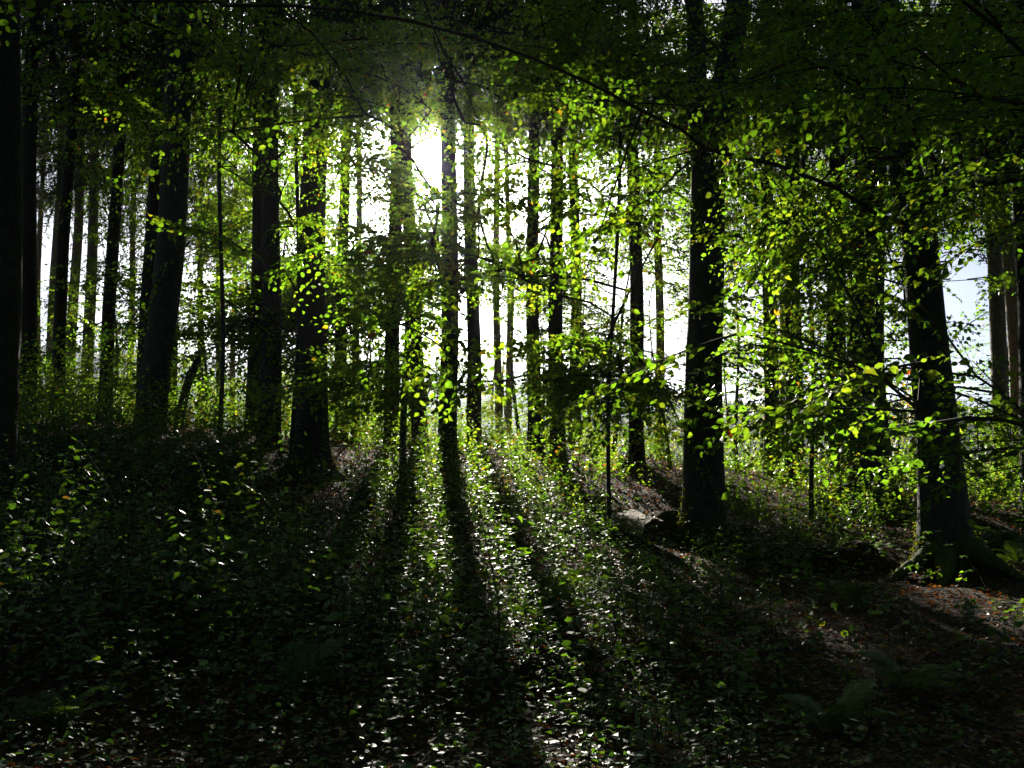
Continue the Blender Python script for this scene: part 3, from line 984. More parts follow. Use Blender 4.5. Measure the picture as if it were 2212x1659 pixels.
LAYERS = [(NEAR_MAP, 6.8, 11.0, BOUGH_NEAR, .90, .40), (MID_MAP, 11.5, 19.0, BOUGH_MID, .95, .74), (FAR_MAP, 24.0, 44.0, BOUGH_FAR, 1.2, 1.05)]
beeches = [t for t in trees if t.kind == 'beech']
youngs = [t for t in trees if t.kind == 'young']
for t in beeches + youngs: t.items = []
CW = 2212 / 24.0
for li, (txt, y0, y1, meshes, sc_, mult) in enumerate(LAYERS):
    rows = txt.strip().split('\n')
    P, D = [], []
    for r_, row in enumerate(rows):
        for c_, ch in enumerate(row):
            lam = int(ch) * mult
            for _ in range(rng.poisson(lam)):
                Y = rng.uniform(y0, y1)
                if li == 0 and c_ < 18: Y = rng.uniform(9.5, 12.5)
                P.append(at((c_ + rng.random()) * CW, (r_ + rng.random()) * CW, Y))
    # leaf roof above the frame
    for _ in range((40, 90, 60)[li]):
        Y = rng.uniform(y0, y1)
        P.append(at(rng.uniform(-300, 2500), rng.uniform(-900, 0), Y))
    if li > 0:       # denser leaf roof where the floor below lies in deep shade
        C_ = np.stack([rng.uniform(0, 2212, 9000), rng.uniform(0, 860, 9000), rng.uniform(y0, y1, 9000)], 1)
        Q_ = np.array([at(*c__) for c__ in C_])
        fx, fy, fz = project(sun_foot(Q_))
        lv = np.array([int(rows[int(c__[1] // CW)][min(23, int(c__[0] // CW))]) for c__ in C_])
        dk = np.zeros(len(C_), bool)
        for poly in DARK: dk |= in_poly(fx, fy, poly)
        ok = np.where(dk & (lv >= 1) & (fz > 1) & (C_[:, 0] > 340))[0]
        P += list(Q_[ok[:(0, 320, 620)[li]]])
    P = np.array(P)
    keep = np.ones(len(P), bool)
    if li == 1:      # leaves crowd in around the gap the sun shines through
        e1 = unit(np.cross(SUN_DIR, (0, 0, 1))); e2 = np.cross(e1, SUN_DIR)
        a_ = np.arange(20) * 2.4 + rng.uniform(0, .5, 20); r__ = rng.uniform(.55, 1.3, 20)
        P = np.concatenate([P, CAM + SUN_DIR * rng.uniform(13, 19, 20)[:, None] + e1 * (r__ * np.cos(a_))[:, None] + e2 * (r__ * np.sin(a_))[:, None]])
        keep = np.concatenate([keep, np.ones(20, bool)])
    keep &= ~in_sun_gap(P, .4) & ~hides_trunk(P)
    # clumps and hollows
    nz = vnoise(P * np.array([.45, .45, .7]), 31 + li)
    keep &= nz > -.55
    keep &= P[:, 2] > ground(P[:, 0], P[:, 1]) + .7
    P = P[keep]
    if li == 1: ring = set(map(tuple, P[-20:].round(4)))
    if li == 1:      # a thin veil of small sprays in the bright middle
        V_ = np.array([at(rng.normal(960, 190), rng.uniform(60, 640), rng.uniform(12, 20)) for _ in range(210)])
        V_ = np.concatenate([V_, [at(rng.normal(915, 38), rng.uniform(415, 700), rng.uniform(12, 18)) for _ in range(34)],
                             [at(rng.normal(880, 60), rng.uniform(180, 420), rng.uniform(12, 18)) for _ in range(30)], [at(rng.normal(1040, 60), rng.uniform(180, 480), rng.uniform(12, 18)) for _ in range(30)]])
        V_ = V_[~in_sun_gap(V_, .3)]
        P = np.concatenate([P, V_]); ring |= set(map(tuple, V_.round(4)))
    if li == 2:
        G_ = np.concatenate([floor_points(p_, 48) for p_ in DARK])
        Yt = rng.uniform(27, 43, len(G_))
        fill = G_ + SUN_DIR * ((Yt - G_[:, 1]) / SUN_DIR[1])[:, None] + rng.normal(0, .3, (len(G_), 3))
        fill = fill[(G_[:, 1] < 26)]
        P = np.concatenate([P, fill]); fills = set(map(tuple, fill.round(4)))
    own = beeches if li < 2 else youngs + [t for t in beeches if t.Y > 20]
    bx = np.array([t.base[:2] for t in own])
    for p in P:
        dist = np.hypot(*(bx - p[:2]).T)
        if li == 2:
            dist = dist + np.array([max(0, p[2] - (t.base[2] + t.H + .8)) * 3 for t in own])
        j = int(np.argmin(dist))
        small = li == 1 and tuple(p.round(4)) in ring
        filler = li == 2 and tuple(p.round(4)) in fills
        own[j].items.append((p, meshes[int(rng.integers(len(meshes)))], rng.uniform(.62, .8) if filler else sc_ * (rng.uniform(.8, 1.2) if not small else rng.uniform(.42, .7))))

# young beeches: their own crowns
for t in youngs:
    n = int(8 + 3.0 * t.H)
    ms_ = BOUGH_AMB if t.tint > .7 else (BOUGH_YEL if t.tint > .48 else BOUGH_FAR)
    cand = []
    for _ in range(n):
        h = t.H * rng.uniform(.12, 1.0)
        R = (.6 + .32 * t.H) * math.sin(math.pi * min(.96, .25 + .7 * h / t.H)) * rng.uniform(.25, 1)
        a = rng.uniform(0, 6.28)
        cand.append(axis_at(t, h) + np.array([R * math.cos(a), R * math.sin(a), rng.normal(0, .15)]))
    cand = np.array(cand)
    for p in cand[~in_sun_gap(cand, .8)]:
        t.items.append((p, ms_[int(rng.integers(len(ms_)))], rng.uniform(.55, .95) * (.8 if ms_ is BOUGH_FAR else 1)))


def grow(t):
    """place the leafy branches of a tree and grow the boughs that carry them back to the trunk"""
    global n_boughs
    if not t.items: return
    items = t.items
    if len(items) > 290:
        items = [items[i] for i in rng.permutation(len(items))[:290]]
    nodes = [axis_at(t, h) for h in np.arange(max(.6, t.cb * .5), t.H * .97, .35)]
    ntr = len(nodes)
    par = [-1] * ntr; plen = [0.0] * ntr; load = [0.0] * ntr
    mids = np.array([it[0] for it in items])
    axd = np.array([np.min(np.linalg.norm(np.array(nodes) - p, axis=1)) for p in mids])
    singles = 0
    for i in np.argsort(axd):
        p, me, s = items[i]
        A = np.array(nodes)
        h = p - A
        cost = np.linalg.norm(h, axis=1) + .35 * np.array(plen) + .6 * np.maximum(0, A[:, 2] - p[2])
        j = int(np.argmin(cost))
        q = A[j]
        d = p - q
        L = np.linalg.norm(d)
        dirn = unit(d + np.array([0, 0, -.1 * L])) if L > .3 else unit(np.array([rng.normal(), rng.normal(), 0]))
        dirn = unit(dirn * np.array([1, 1, .55]) + rng.normal(0, .28, 3) * np.array([1, 1, .5]))
        blen = me.vertices[0].co.x * 0 + 1.0 * s
        st = p - dirn * blen
        if crosses_sun_gap(st, dirn, 2.2 * s, (.34 + .018 * (p[1] - 8)) * (1 if s > .65 else .82)): continue
        if in_the_light(st, dirn, BLEN[me.name] * s, (.21 if s > .81 or BLEN[me.name] < 2.5 else .12) * BLEN[me.name] * s): continue
        # bowed bough from q to st
        nseg = max(2, int(np.linalg.norm(st - q) / .5))
        w = np.linspace(0, 1, nseg + 1)[1:]
        bow = np.linalg.norm(st - q)
        c1 = q + (st - q) * .45 + np.array([0, 0, .14 * bow]) + rng.normal(0, .07 * bow, 3)
        last = j
        for a in w:
            x = (1 - a) ** 2 * q + 2 * a * (1 - a) * c1 + a * a * st
            nodes.append(x); par.append(last); plen.append(plen[last] + np.linalg.norm(x - nodes[last])); load.append(0.0)
            last = len(nodes) - 1
        load[last] += 1
        ob = put_bough(t, me, st, dirn, rng.normal(0, .35), s)
        fx, fy, fz = project(p)
        if me.name in SINGLE and t.key in ('b_fork', 'b_right', 'b_out', 'b_slim') and singles < 2 and p[1] < 12.6 and 100 < fx[0] < 2150 and 60 < fy[0] < 1100:
            singles += 1
            wm, (LP, LD, LN, LS, LC) = SINGLE[me.name]
            ob.data = wm
            for k_ in range(len(LP)):
                lm = min(LEAVES + LEAVES_Y, key=lambda m_: abs(m_.attributes['tint'].data[0].value - LC[k_]))
                link('leaf', lm, ob, frame_matrix(LP[k_], LD[k_], LN[k_], LS[k_]))
        n_boughs += 1
    for i in range(len(nodes) - 1, ntr - 1, -1):
        load[par[i]] += load[i]
    # chains -> tubes
    bags = {}
    rootof = {}
    for i in range(ntr, len(nodes)): rootof[i] = i if par[i] < ntr else rootof[par[i]]
    kids = {}
    for i in range(ntr, len(nodes)): kids.setdefault(par[i], []).append(i)
    A = np.array(nodes)
    rr = np.array([.005 + .0062 * math.sqrt(max(l, .3)) for l in load])
    done = set()
    for i in range(ntr, len(nodes)):
        if i in done: continue
        ch = [par[i], i]; done.add(i)
        while True:
            k = [c for c in kids.get(ch[-1], []) if c not in done]
            if not k: break
            k = max(k, key=lambda c: load[c]); ch.append(k); done.add(k)
        rad = rr[ch].copy(); rad[0] = min(rad[1] * 1.15, rad[0] * 1.1); rad = np.minimum(rad, t.r0 * .6); rad[-1] *= .7
        bags.setdefault(rootof[i], Bag()).add(*tube(A[ch] - t.base, rad, 6 if t.Y < 24 else 4), 0, 0)
    for bag in bags.values():
        link('bough', bag.mesh('bough', [M_TWIG], True), t.root)


for t in beeches + youngs: grow(t)

# ------------------------------------------------------------------ the short broken leaning stem
B = at(387, 925, 28); B[2] = ground(B[0], B[1])
sn = thing('broken_snag', B, 'short broken trunk leaning right beside the leaning beech', 'stump')
pts = np.array([at(a, b_, 28) for a, b_ in ((383, 945), (388, 900), (400, 850), (410, 812), (424, 785), (430, 770))]) - B
q = np.linspace(0, 5, 26)
pp = np.stack([np.interp(q, np.arange(6), pts[:, c_]) for c_ in range(3)], 1)
link('stem', np_mesh('stem', *tube(pp, np.interp(q, [0, 1, 3, 5], [.16, .135, .115, .085]) * (1 + rng.normal(0, .05, 26)), 12), None, True, [M_BEECH]), sn)
link('snag', np_mesh('snag', *tube(np.array([pp[15], pp[15] + (.16, 0, .10), pp[15] + (.24, 0, .24)]), [.05, .04, .015], 7), None, True, [M_BEECH]), sn)

# ------------------------------------------------------------------ undergrowth


def frustum_points(n, y0, y1, margin=1.12, power=1.0):
    Y = y0 + (y1 - y0) * rng.random(n) ** power
    X = (rng.random(n) * 2 - 1) * Y * 0.5206 * margin
    return X, Y


def undergrowth(name, label, n, y0, y1, hfun, k, lsize, tmpl, tint_mu, dens, power=1.0, reach=.8, tri=False, tilt=.26, leaf=None):
    """arching shoots: each a bent stem with leaves set alternately along it (tri: three leaflets like a bramble)"""
    X, Y = frustum_points(n, y0, y1, power=power)
    nz = vnoise(np.stack([X * .5, Y * .5, 0 * X], 1), 77) + .6 * vnoise(np.stack([X * 1.7, Y * 1.7, 0 * X], 1), 78)
    keep = rng.random(n) < dens(X, Y, nz)
    px, py, _ = project(np.stack([X, Y, ground(X, Y)], 1))
    keep &= ~((px > 1320) & (px < 1560) & (py > 1060) & (py < 1245) & (rng.random(n) < .95))      # open around the log
    keep &= ~((px > 1890) & (px < 2230) & (py > 1150) & (py < 1330) & (rng.random(n) < .85))
    keep &= ~((px > 560) & (px < 750) & (py > 975) & (py < 1120) & (rng.random(n) < .85))
    X, Y, nz = X[keep], Y[keep], nz[keep]
    n = len(X)
    Zg = ground(X, Y)
    h = hfun(X, Y, nz) * rng.uniform(.45, 1.45, n)
    a = rng.uniform(0, 6.283, n)
    R = h * reach * rng.uniform(.3, 1.3, n)
    droop = rng.uniform(.1, .8, n)
    base = np.stack([X, Y, Zg - .03], 1)
    hd = np.stack([np.cos(a), np.sin(a), 0 * a], 1)

    def pos(t):
        return base[:, None] + hd[:, None] * (R[:, None] * t ** 1.3)[..., None] + np.array([0, 0, 1.0]) * (h[:, None] * (1.5 * t - .5 * droop[:, None] * t ** 2 * 1.6))[..., None]
    ts = np.broadcast_to(np.linspace(0, 1, 5)[None], (n, 5))
    C = pos(ts)
    sd = np.stack([-np.sin(a), np.cos(a), 0 * a], 1)[:, None] * (.0045 * (1 - .8 * ts))[..., None]
    V = np.stack([C - sd, C + sd], 2).reshape(n, 10, 3)
    f = np.array([(2 * q_, 2 * q_ + 1, 2 * q_ + 3) for q_ in range(4)] + [(2 * q_, 2 * q_ + 3, 2 * q_ + 2) for q_ in range(4)])
    bag = Bag()
    bag.add(V.reshape(-1, 3), (f[None] + (np.arange(n) * 10)[:, None, None]).reshape(-1, 3), .5, 1)
    t = np.broadcast_to((.22 + .78 * (np.arange(k) + .5) / k)[None], (n, k)) + rng.normal(0, .03, (n, k))
    P = pos(np.clip(t, 0.05, 1.05))
    side = np.where(np.arange(k) % 2, 1.0, -1.0)[None] * rng.uniform(.5, 1.3, (n, k))
    az = a[:, None] + side + rng.normal(0, .3, (n, k))
    D = np.stack([np.cos(az), np.sin(az), rng.normal(-.16, .2, (n, k))], -1)
    Nn = np.stack([rng.normal(0, tilt, (n, k)), rng.normal(0, tilt, (n, k)), np.ones((n, k))], -1)
    tint = tint_mu + rng.normal(0, .05, (n, k)) + rng.normal(0, .09, (n, 1)) + (rng.random((n, 1)) < .05) * .30 + (rng.random((n, k)) < .015) * .4
    S = lsize * rng.uniform(.5, 1.25, (n, k)) * rng.uniform(.5, 1.35, (n, 1)) * (1.1 - .35 * t) * np.clip(Y / 9, .6, 1)[:, None]
    P = P + D * (S * .35)[..., None]
    P, D, Nn, S, tint = P.reshape(-1, 3), D.reshape(-1, 3), Nn.reshape(-1, 3), S.ravel(), np.clip(tint.ravel(), 0, 1)
    if tri:
        Dz = np.stack([-D[:, 1], D[:, 0], 0 * S], 1)
        P = np.concatenate([P, P, P]); D = np.concatenate([D, .35 * D + .9 * Dz, .35 * D - .9 * Dz]); Nn = np.concatenate([Nn] * 3)
        Nn = Nn + rng.normal(0, .2, Nn.shape)
        S = np.concatenate([S, S * .85, S * .85]); tint = np.concatenate([tint] * 3)
    V, T, C2 = leaves(P, D, Nn, S, tint, tmpl)
    bag.add(V, T, C2, 0)
    o = link(name, bag.mesh(name, [leaf or M_HERB, M_TWIG]))
    tag(o, label, 'undergrowth', None, 'stuff')
    return o


def dens_near(X, Y, nz):
    bare = (X > .20 * Y + .3) & (Y < 15.5)
    d = np.clip(.5 + .75 * nz, .05, 1)
    return np.where(bare, d * .13, d)


undergrowth('bramble_undergrowth', 'arching brambles with three part leaves on the near forest floor', 5200, 3.6, 20,
            lambda X, Y, nz: (.38 + .25 * np.clip(nz, -.7, 1) + .014 * Y) * np.where(Y < 6, .7, 1), 4, .105, 6, .24, dens_near, .75, 1.1, True)
undergrowth('seedling_undergrowth', 'low leafy seedlings crowding the near forest floor', 8200, 3.6, 20,
            lambda X, Y, nz: (.26 + .14 * np.clip(nz, -.7, 1) + .012 * Y) * np.where(Y < 6, .8, 1), 6, .088, 6, .30,
            lambda X, Y, nz: dens_near(X, Y, -nz + .2), .75, .6)
undergrowth('tall_undergrowth', 'tall thin shoots standing in the shaded slope on the left', 5200, 7, 24,
            lambda X, Y, nz: np.where(X < -1.2, .95, .6) + .3 * nz, 14, .085, 6, .28,
            lambda X, Y, nz: np.where(X < -.06 * Y, np.clip(.55 + .5 * nz, .05, 1), np.where((X > .2 * Y + .3) & (Y < 15.5), .04, .22)), .9, .45, False, .6)
undergrowth('crest_undergrowth', 'tangle of shoots and brambles along the rising crest', 10500, 18, 40,
            lambda X, Y, nz: .75 + .5 * np.clip(nz, -.7, 1) + .012 * (Y - 18) + .35 * (X < -3), 17, .095, 2, .48,
            lambda X, Y, nz: np.clip(.6 + .6 * nz, .1, 1), .9, .7, False, .8, M_LEAF)

# fallen leaves
X, Y = frustum_points(62000, 3.2, 34, power=.8)
Z = ground(X, Y)
n = len(X)
a = rng.uniform(0, 6.283, n)
V, T, C = leaves(np.stack([X, Y, Z + rng.uniform(.004, .035, n)], 1), np.stack([np.cos(a), np.sin(a), rng.normal(0, .25, n)], 1),
                 np.stack([rng.normal(0, .35, n), rng.normal(0, .35, n), np.ones(n)], 1), rng.uniform(.045, .085, n), rng.beta(1.6, 2.2, n), 2)
tag(link('leaf_litter', np_mesh('leaf_litter', V, T, C, False, [M_LITTER])), 'rusty fallen beech leaves strewn over the dark floor', 'leaves', None, 'stuff')

# ------------------------------------------------------------------ ferns


def frond_mesh(seed, L=.75):
    r = np.random.default_rng(seed)
    bag = Bag()
    s = np.linspace(0, 1, 14)
    ax = np.stack([L * s * (1 - .12 * s), 0 * s, L * (.62 * s - .62 * s ** 2.2)], 1)
    bag.add(*tube(ax, .004 * (1 - .8 * s) + .0008, 4), .55, 0)
    P, D, S, NN = [], [], [], []
    for i in range(17):
        f = .16 + .84 * i / 17
        p_ = np.array([np.interp(f, s, ax[:, k]) for k in range(3)])
        ln = L * .27 * math.sin(math.pi * (f * .78 + .20)) ** .8
        for sd in (-1, 1):
            dd = unit(np.array([.38, sd, r.normal(-.20, .08)]))
            for jj in range(7):
                g = (jj + .3) / 7
                for s2 in (-1, 1):
                    P.append(p_ + dd * ln * g)
                    D.append(dd * .55 + np.array([s2, 0, 0]) * .8)
                    S.append(ln * .17 * (1.15 - .9 * g) + .004)
    P = np.array(P); n_ = len(P)
    V, T, C = leaves(P, np.array(D), np.tile([0, 0, 1.0], (n_, 1)) + r.normal(0, .18, (n_, 3)), np.array(S), .42 + r.normal(0, .05, n_), 2)
    bag.add(V, T, C, 0)
    return bag.mesh('frond', [M_HERB])


FRONDS = [frond_mesh(900 + i) for i in range(3)]
FERNS = [
 (525, 1010, 20.5, 1.15, 'bright fern on the slope left of the stout mossy spruce'),
 (1800, 1135, 17.5, 1.0, 'bright green fern on the dark bank left of the massive right beech'),
 (1872, 1140, 17.0, 1.05, 'arching fern next to the dark bank, nearest the massive beech'),
 (2168, 1170, 17.5, 1.2, 'sunlit yellow green fern right of the massive right beech'),
 (2200, 1195, 16.0, .9, 'fern at the right edge below the sunlit fern'),
 (1165, 1275, 12.5, .8, 'small fern in the sunlit patch at the centre'),
 (1250, 1270, 12.5, .75, 'little fern just left of the log end in bright undergrowth'),
 (660, 1520, 7.6, .8, 'shaded fern low in the front, left of centre'),
 (1960, 1480, 8.2, .85, 'dark fern on bare leaf litter in the right front'),
 (1800, 1560, 7.0, .8, 'dim fern in the right front corner shade'),
 (330, 1440, 8.8, .7, 'small fern in the dark left front'),
 (1850, 1270, 12.5, .9, 'grey fern frond before the root flare of the massive beech'),
 (130, 1610, 6.5, .6, 'bright small fern at the lower left corner'),
]
for i, (px, py, Y, s, lab) in enumerate(FERNS):
    B = at(px, py, Y); B[2] = ground(B[0], B[1]) - .02
    f = thing('fern', B, lab, 'fern', 'ferns on the forest floor')
    for j in range(8):
        a = 2 * math.pi * j / 8 + rng.normal(0, .25)
        link('frond', FRONDS[j % 3], f, Matrix.Rotation(a, 4, 'Z') @ Matrix.Rotation(rng.normal(-.5, .2), 4, 'Y') @ Matrix.Scale(s * rng.uniform(.75, 1.1), 4))

# ------------------------------------------------------------------ seedlings with countable leaves


SEEDLINGS = [   # px, py foot, Y, height, number of leaves, yellow share, label
 (1995, 1285, 14.2, .42, 18, .1, 'bright seedling in front of the massive beech roots'),
 (2085, 1290, 14.0, .36, 12, .1, 'leafy seedling before the massive beech, right of the bright one'),
 (1560, 1290, 13.0, .45, 20, .15, 'pale seedling at the foot of the forked beech'),
 (1480, 1285, 13.2, .40, 16, .15, 'silvery seedling just in front of the log and forked beech'),
 (1056, 1490, 8.4, 1.45, 44, .15, 'thin upright sapling with sparse leaves in the centre front'),
 (1300, 1470, 8.8, .6, 18, .2, 'seedling in the sunlit patch right of the thin upright sapling'),
 (545, 1330, 11.0, .95, 30, .1, 'thin dark sapling left of the sunlit patch'),
 (230, 1300, 11.5, 1.1, 34, .1, 'thin dark sapling in the left undergrowth'),
 (1825, 1150, 18.5, .5, 26, .5, 'glowing yellow green seedling on top of the dark bank'),
 (410, 1245, 12.5, .5, 16, .1, 'seedling behind the dark stick in the left undergrowth'),
 (2050, 1420, 9.6, .32, 9, .3, 'lone pale seedling on the rusty leaves in the right front'),
 (1790, 1370, 10.2, .4, 14, .2, 'seedling on the rusty leaf patch right of centre'),
 (820, 1560, 7.4, .5, 16, .2, 'leafy shoot in the dark front left of centre'),
 (1190, 1545, 7.5, .45, 16, .1, 'broad leaved shoot in the front sunlit patch'),
 (110, 1530, 7.6, .5, 18, .1, 'shaded leafy shoot in the left front corner'),
 (560, 1060, 19.0, .7, 26, .4, 'yellowing seedling on the slope below the spruce pair'),
 (1360, 1190, 16.0, .5, 18, .3, 'yellow leaved seedling left of the log'),
]
for px, py, Y, H, nl, ysh, lab in SEEDLINGS:
    B = at(px, py, Y); B[2] = ground(B[0], B[1])
    sd_ = thing('seedling', B, lab, 'seedling', 'seedlings on the forest floor')
    q = np.linspace(0, 1, 8)
    ax = np.stack([.06 * H * np.sin(q * 4 + px), .05 * H * np.cos(q * 3), H * q - .03], 1)
    bag = Bag(); bag.add(*tube(ax, .006 * (1 - .7 * q) * (H + .4), 5), 0, 0)
    tips = []
    for j in range(max(3, nl // 5)):
        f = rng.uniform(.35, 1); p_ = np.array([np.interp(f, q, ax[:, k]) for k in range(3)])
        a = rng.uniform(0, 6.28); L = (.12 + .22 * H) * rng.uniform(.6, 1.2)
        d_ = np.array([math.cos(a), math.sin(a), rng.uniform(-.1, .5)])
        w = np.linspace(0, 1, 5)[:, None]
        tw = p_ + d_ * L * w - np.array([0, 0, .25 * L]) * w ** 2
        bag.add(*tube(tw, .0022 * (1 - .5 * w[:, 0]), 3), 0, 0); tips.append((tw, a))
    link('stem', bag.mesh('stem', [M_TWIG], True), sd_)
    for j in range(nl):
        tw, a = tips[j % len(tips)]
        f = rng.uniform(.25, 1) * 4; p_ = np.array([np.interp(f, range(5), tw[:, k]) for k in range(3)])
        a2 = a + (1 if j % 2 else -1) * rng.uniform(.4, 1.1)
        me = (LEAVES_Y if rng.random() < ysh else LEAVES)
        link('leaf', me[int(rng.integers(len(me)))], sd_, frame_matrix(p_, (math.cos(a2), math.sin(a2), rng.normal(-.25, .3)), rng.normal(0, .4, 3) + (0, 0, 1), rng.uniform(.055, .095)))

# ------------------------------------------------------------------ log, stump, sticks, roots
E0 = at(1418, 1150, 16.9); E1 = at(1352, 1102, 19.6)
g0 = ground(E0[0], E0[1])
lg = thing('fallen_log', (E0[0], E0[1], g0), 'barkless pale log with dark sawn end at the forked beech foot', 'log')
R = .235
off = np.array([E0[0], E0[1], g0])
E0 = np.array([E0[0], E0[1], max(E0[2], g0 + R * .8)]); E1 = np.array([E1[0], E1[1], ground(E1[0], E1[1]) + R * .9])
q = np.linspace(0, 1, 60); segs = 64
axl = unit(E1 - E0); S_ = unit(np.cross(axl, (0, 0, 1))); U_ = np.cross(S_, axl)
th = np.linspace(0, 2 * np.pi, segs, endpoint=False)
cc, ss = np.meshgrid(th, q)
Pn = np.stack([np.cos(cc) * 3, np.sin(cc) * 3, ss * 5], -1)
Rr = R * (1 + .08 * vnoise(Pn, 5) + .06 * vnoise(Pn * np.array([4, 4, 1]), 6) - .07 * (vnoise(Pn * np.array([1.5, 1.5, .8]), 8) > .2) + .05 * vnoise(Pn * np.array([9, 9, 3]), 14))
V = (E0 + (E1 - E0) * ss[..., None]) + Rr[..., None] * (np.cos(cc)[..., None] * S_ + np.sin(cc)[..., None] * U_)
V = V.reshape(-1, 3) - off
i = np.arange(59)[:, None] * segs; j = np.arange(segs)[None]; j2 = (j + 1) % segs
q0 = (i + j).ravel(); q1 = (i + j2).ravel()
T = np.concatenate([np.stack([q0, q1, q1 + segs], 1), np.stack([q0, q1 + segs, q0 + segs], 1)])
lb = link('log_body', np_mesh('log_body', V, T, None, False, [M_WOOD]), lg)
rim = V[:segs]
Ve = np.concatenate([rim, [rim.mean(0) - axl * .004]])
link('sawn_end', np_mesh('sawn_end', Ve, np.array([(k, (k + 1) % segs, segs) for k in range(segs)]), None, False, [M_LOGEND]), lg)
# a leafy bramble runner over the log
bag = Bag()
for st_, en_ in (((1398, 1108), (1425, 1138)), ((1446, 1130), (1440, 1165))):
    a0, a1 = at(*st_, 17.6), at(*en_, 16.9)
    w = np.linspace(0, 1, 9)[:, None]
    tw = a0 + (a1 - a0) * w + np.array([0, 0, .12]) * np.sin(w * 3.14) - off
    bag.add(*tube(tw, np.full(9, .004), 4), 0, 1)
    for j in range(16):
        p_ = tw[min(8, j // 2)]
        sd2 = 1 if j % 2 else -1
        V, T, C = leaves(p_[None], np.array([[sd2 * .8, -.3, -.4 + rng.normal(0, .2)]]), np.array([[0, .2, 1.0]]), .085, .33, 6)
        bag.add(V, T, C, 0)
rn = link('bramble_runner', bag.mesh('bramble_runner', [M_HERB, M_TWIG]))
tag(rn, 'green bramble runner trailing over the pale log', 'bramble')

# stump behind the log
B = at(1436, 1128, 19.2); B[2] = ground(B[0], B[1])
stp = thing('stump', B, 'dark mossy stump between the pale log and forked beech', 'stump')
hs = np.linspace(-.2, .50, 16)
me = trunk_mesh(np.stack([0 * hs, 0 * hs, hs], 1), .30 * np.interp(hs, [0, .50], [1.15, .8]), 48, .5, 5, .07, 88, M_BEECH)
for v_ in me.vertices:      # splintered, sloping rim
    if v_.co.z > .05:
        a_ = math.atan2(v_.co.y, v_.co.x)
        v_.co.z *= .62 + .28 * math.sin(a_ * 1.0 + 1.1) + .14 * math.sin(a_ * 7 + 2) + .10 * math.sin(a_ * 13)
me.update()
link('stump_body', me, stp)
link('moss', moss_mesh(me, 1.2, 2500, 5, .03), stp)['kind'] = 'stuff'


def stick(name, pts, rad, label, cat='branch', m_=M_TWIG, twigs=3, segs=9):
    """a branch on the ground through frame points (px, py, Y, lift)"""
    W = []
    for px, py, Y, lift in pts:
        p_ = at(px, py, Y); p_[2] = ground(p_[0], p_[1]) + lift; W.append(p_)
    W = np.array(W); off_ = W[0].copy()
    q_ = np.linspace(0, len(W) - 1, 8 * len(W))
    pp_ = np.stack([np.interp(q_, np.arange(len(W)), W[:, k]) for k in range(3)], 1)
    for _ in range(4): pp_[1:-1] = (pp_[:-2] + 2 * pp_[1:-1] + pp_[2:]) / 4
    pp_[1:-1] += rng.normal(0, rad * .12, pp_[1:-1].shape)
    t_ = thing(name, off_, label, cat)
    r_ = rad * np.linspace(1.1, .5, len(pp_)) * (1 + rng.normal(0, .06, len(pp_)))
    link('stem', np_mesh('stem', *tube(pp_ - off_, r_, segs), None, True, [m_]), t_)
    for _ in range(twigs):
        k = int(rng.integers(4, len(pp_) - 2)); a_ = rng.uniform(0, 6.28); L = rng.uniform(.15, .5)
        w = np.linspace(0, 1, 5)[:, None]
        tw = pp_[k] - off_ + np.array([math.cos(a_), math.sin(a_), rng.uniform(.1, .5)]) * L * w + rng.normal(0, .01, (5, 3)) * w
        link('twig', np_mesh('twig', *tube(tw, r_[k] * .45 * (1 - .75 * w[:, 0]), 6), None, True, [m_]), t_)
    return t_


stick('broken_branch', [(383, 1215, 13.2, .32), (412, 1250, 13.0, .16), (450, 1290, 12.8, .03)], .05, 'broken grey branch sticking up out of the left undergrowth')
stick('fallen_branch', [(1130, 1478, 8.3, .05), (1200, 1472, 8.4, .10), (1255, 1455, 8.5, .15), (1300, 1452, 8.6, .08)], .055, 'dark fallen branch lying across the front sunlit patch')
stick('fallen_branch', [(1885, 1420, 9.4, .05), (1960, 1465, 8.7, .06), (2040, 1492, 8.3, .07), (2115, 1475, 8.5, .09), (2170, 1440, 9.0, .12)], .028, 'curved bare branch lying on rusty leaves in the right front')
stick('fallen_branch', [(2010, 1500, 7.9, .04), (2110, 1560, 7.2, .05), (2190, 1600, 6.9, .05)], .022, 'thin bare stick in the lower right corner')
stick('fallen_branch', [(1640, 1420, 9.2, .03), (1720, 1400, 9.6, .06), (1800, 1415, 9.3, .03)], .022, 'pale twig on leaves right of the front sunlit patch')
stick('fallen_branch', [(150, 1235, 13.5, .2), (200, 1190, 14.5, .35), (262, 1150, 15.5, .2)], .03, 'dead stick among brambles near the left edge')

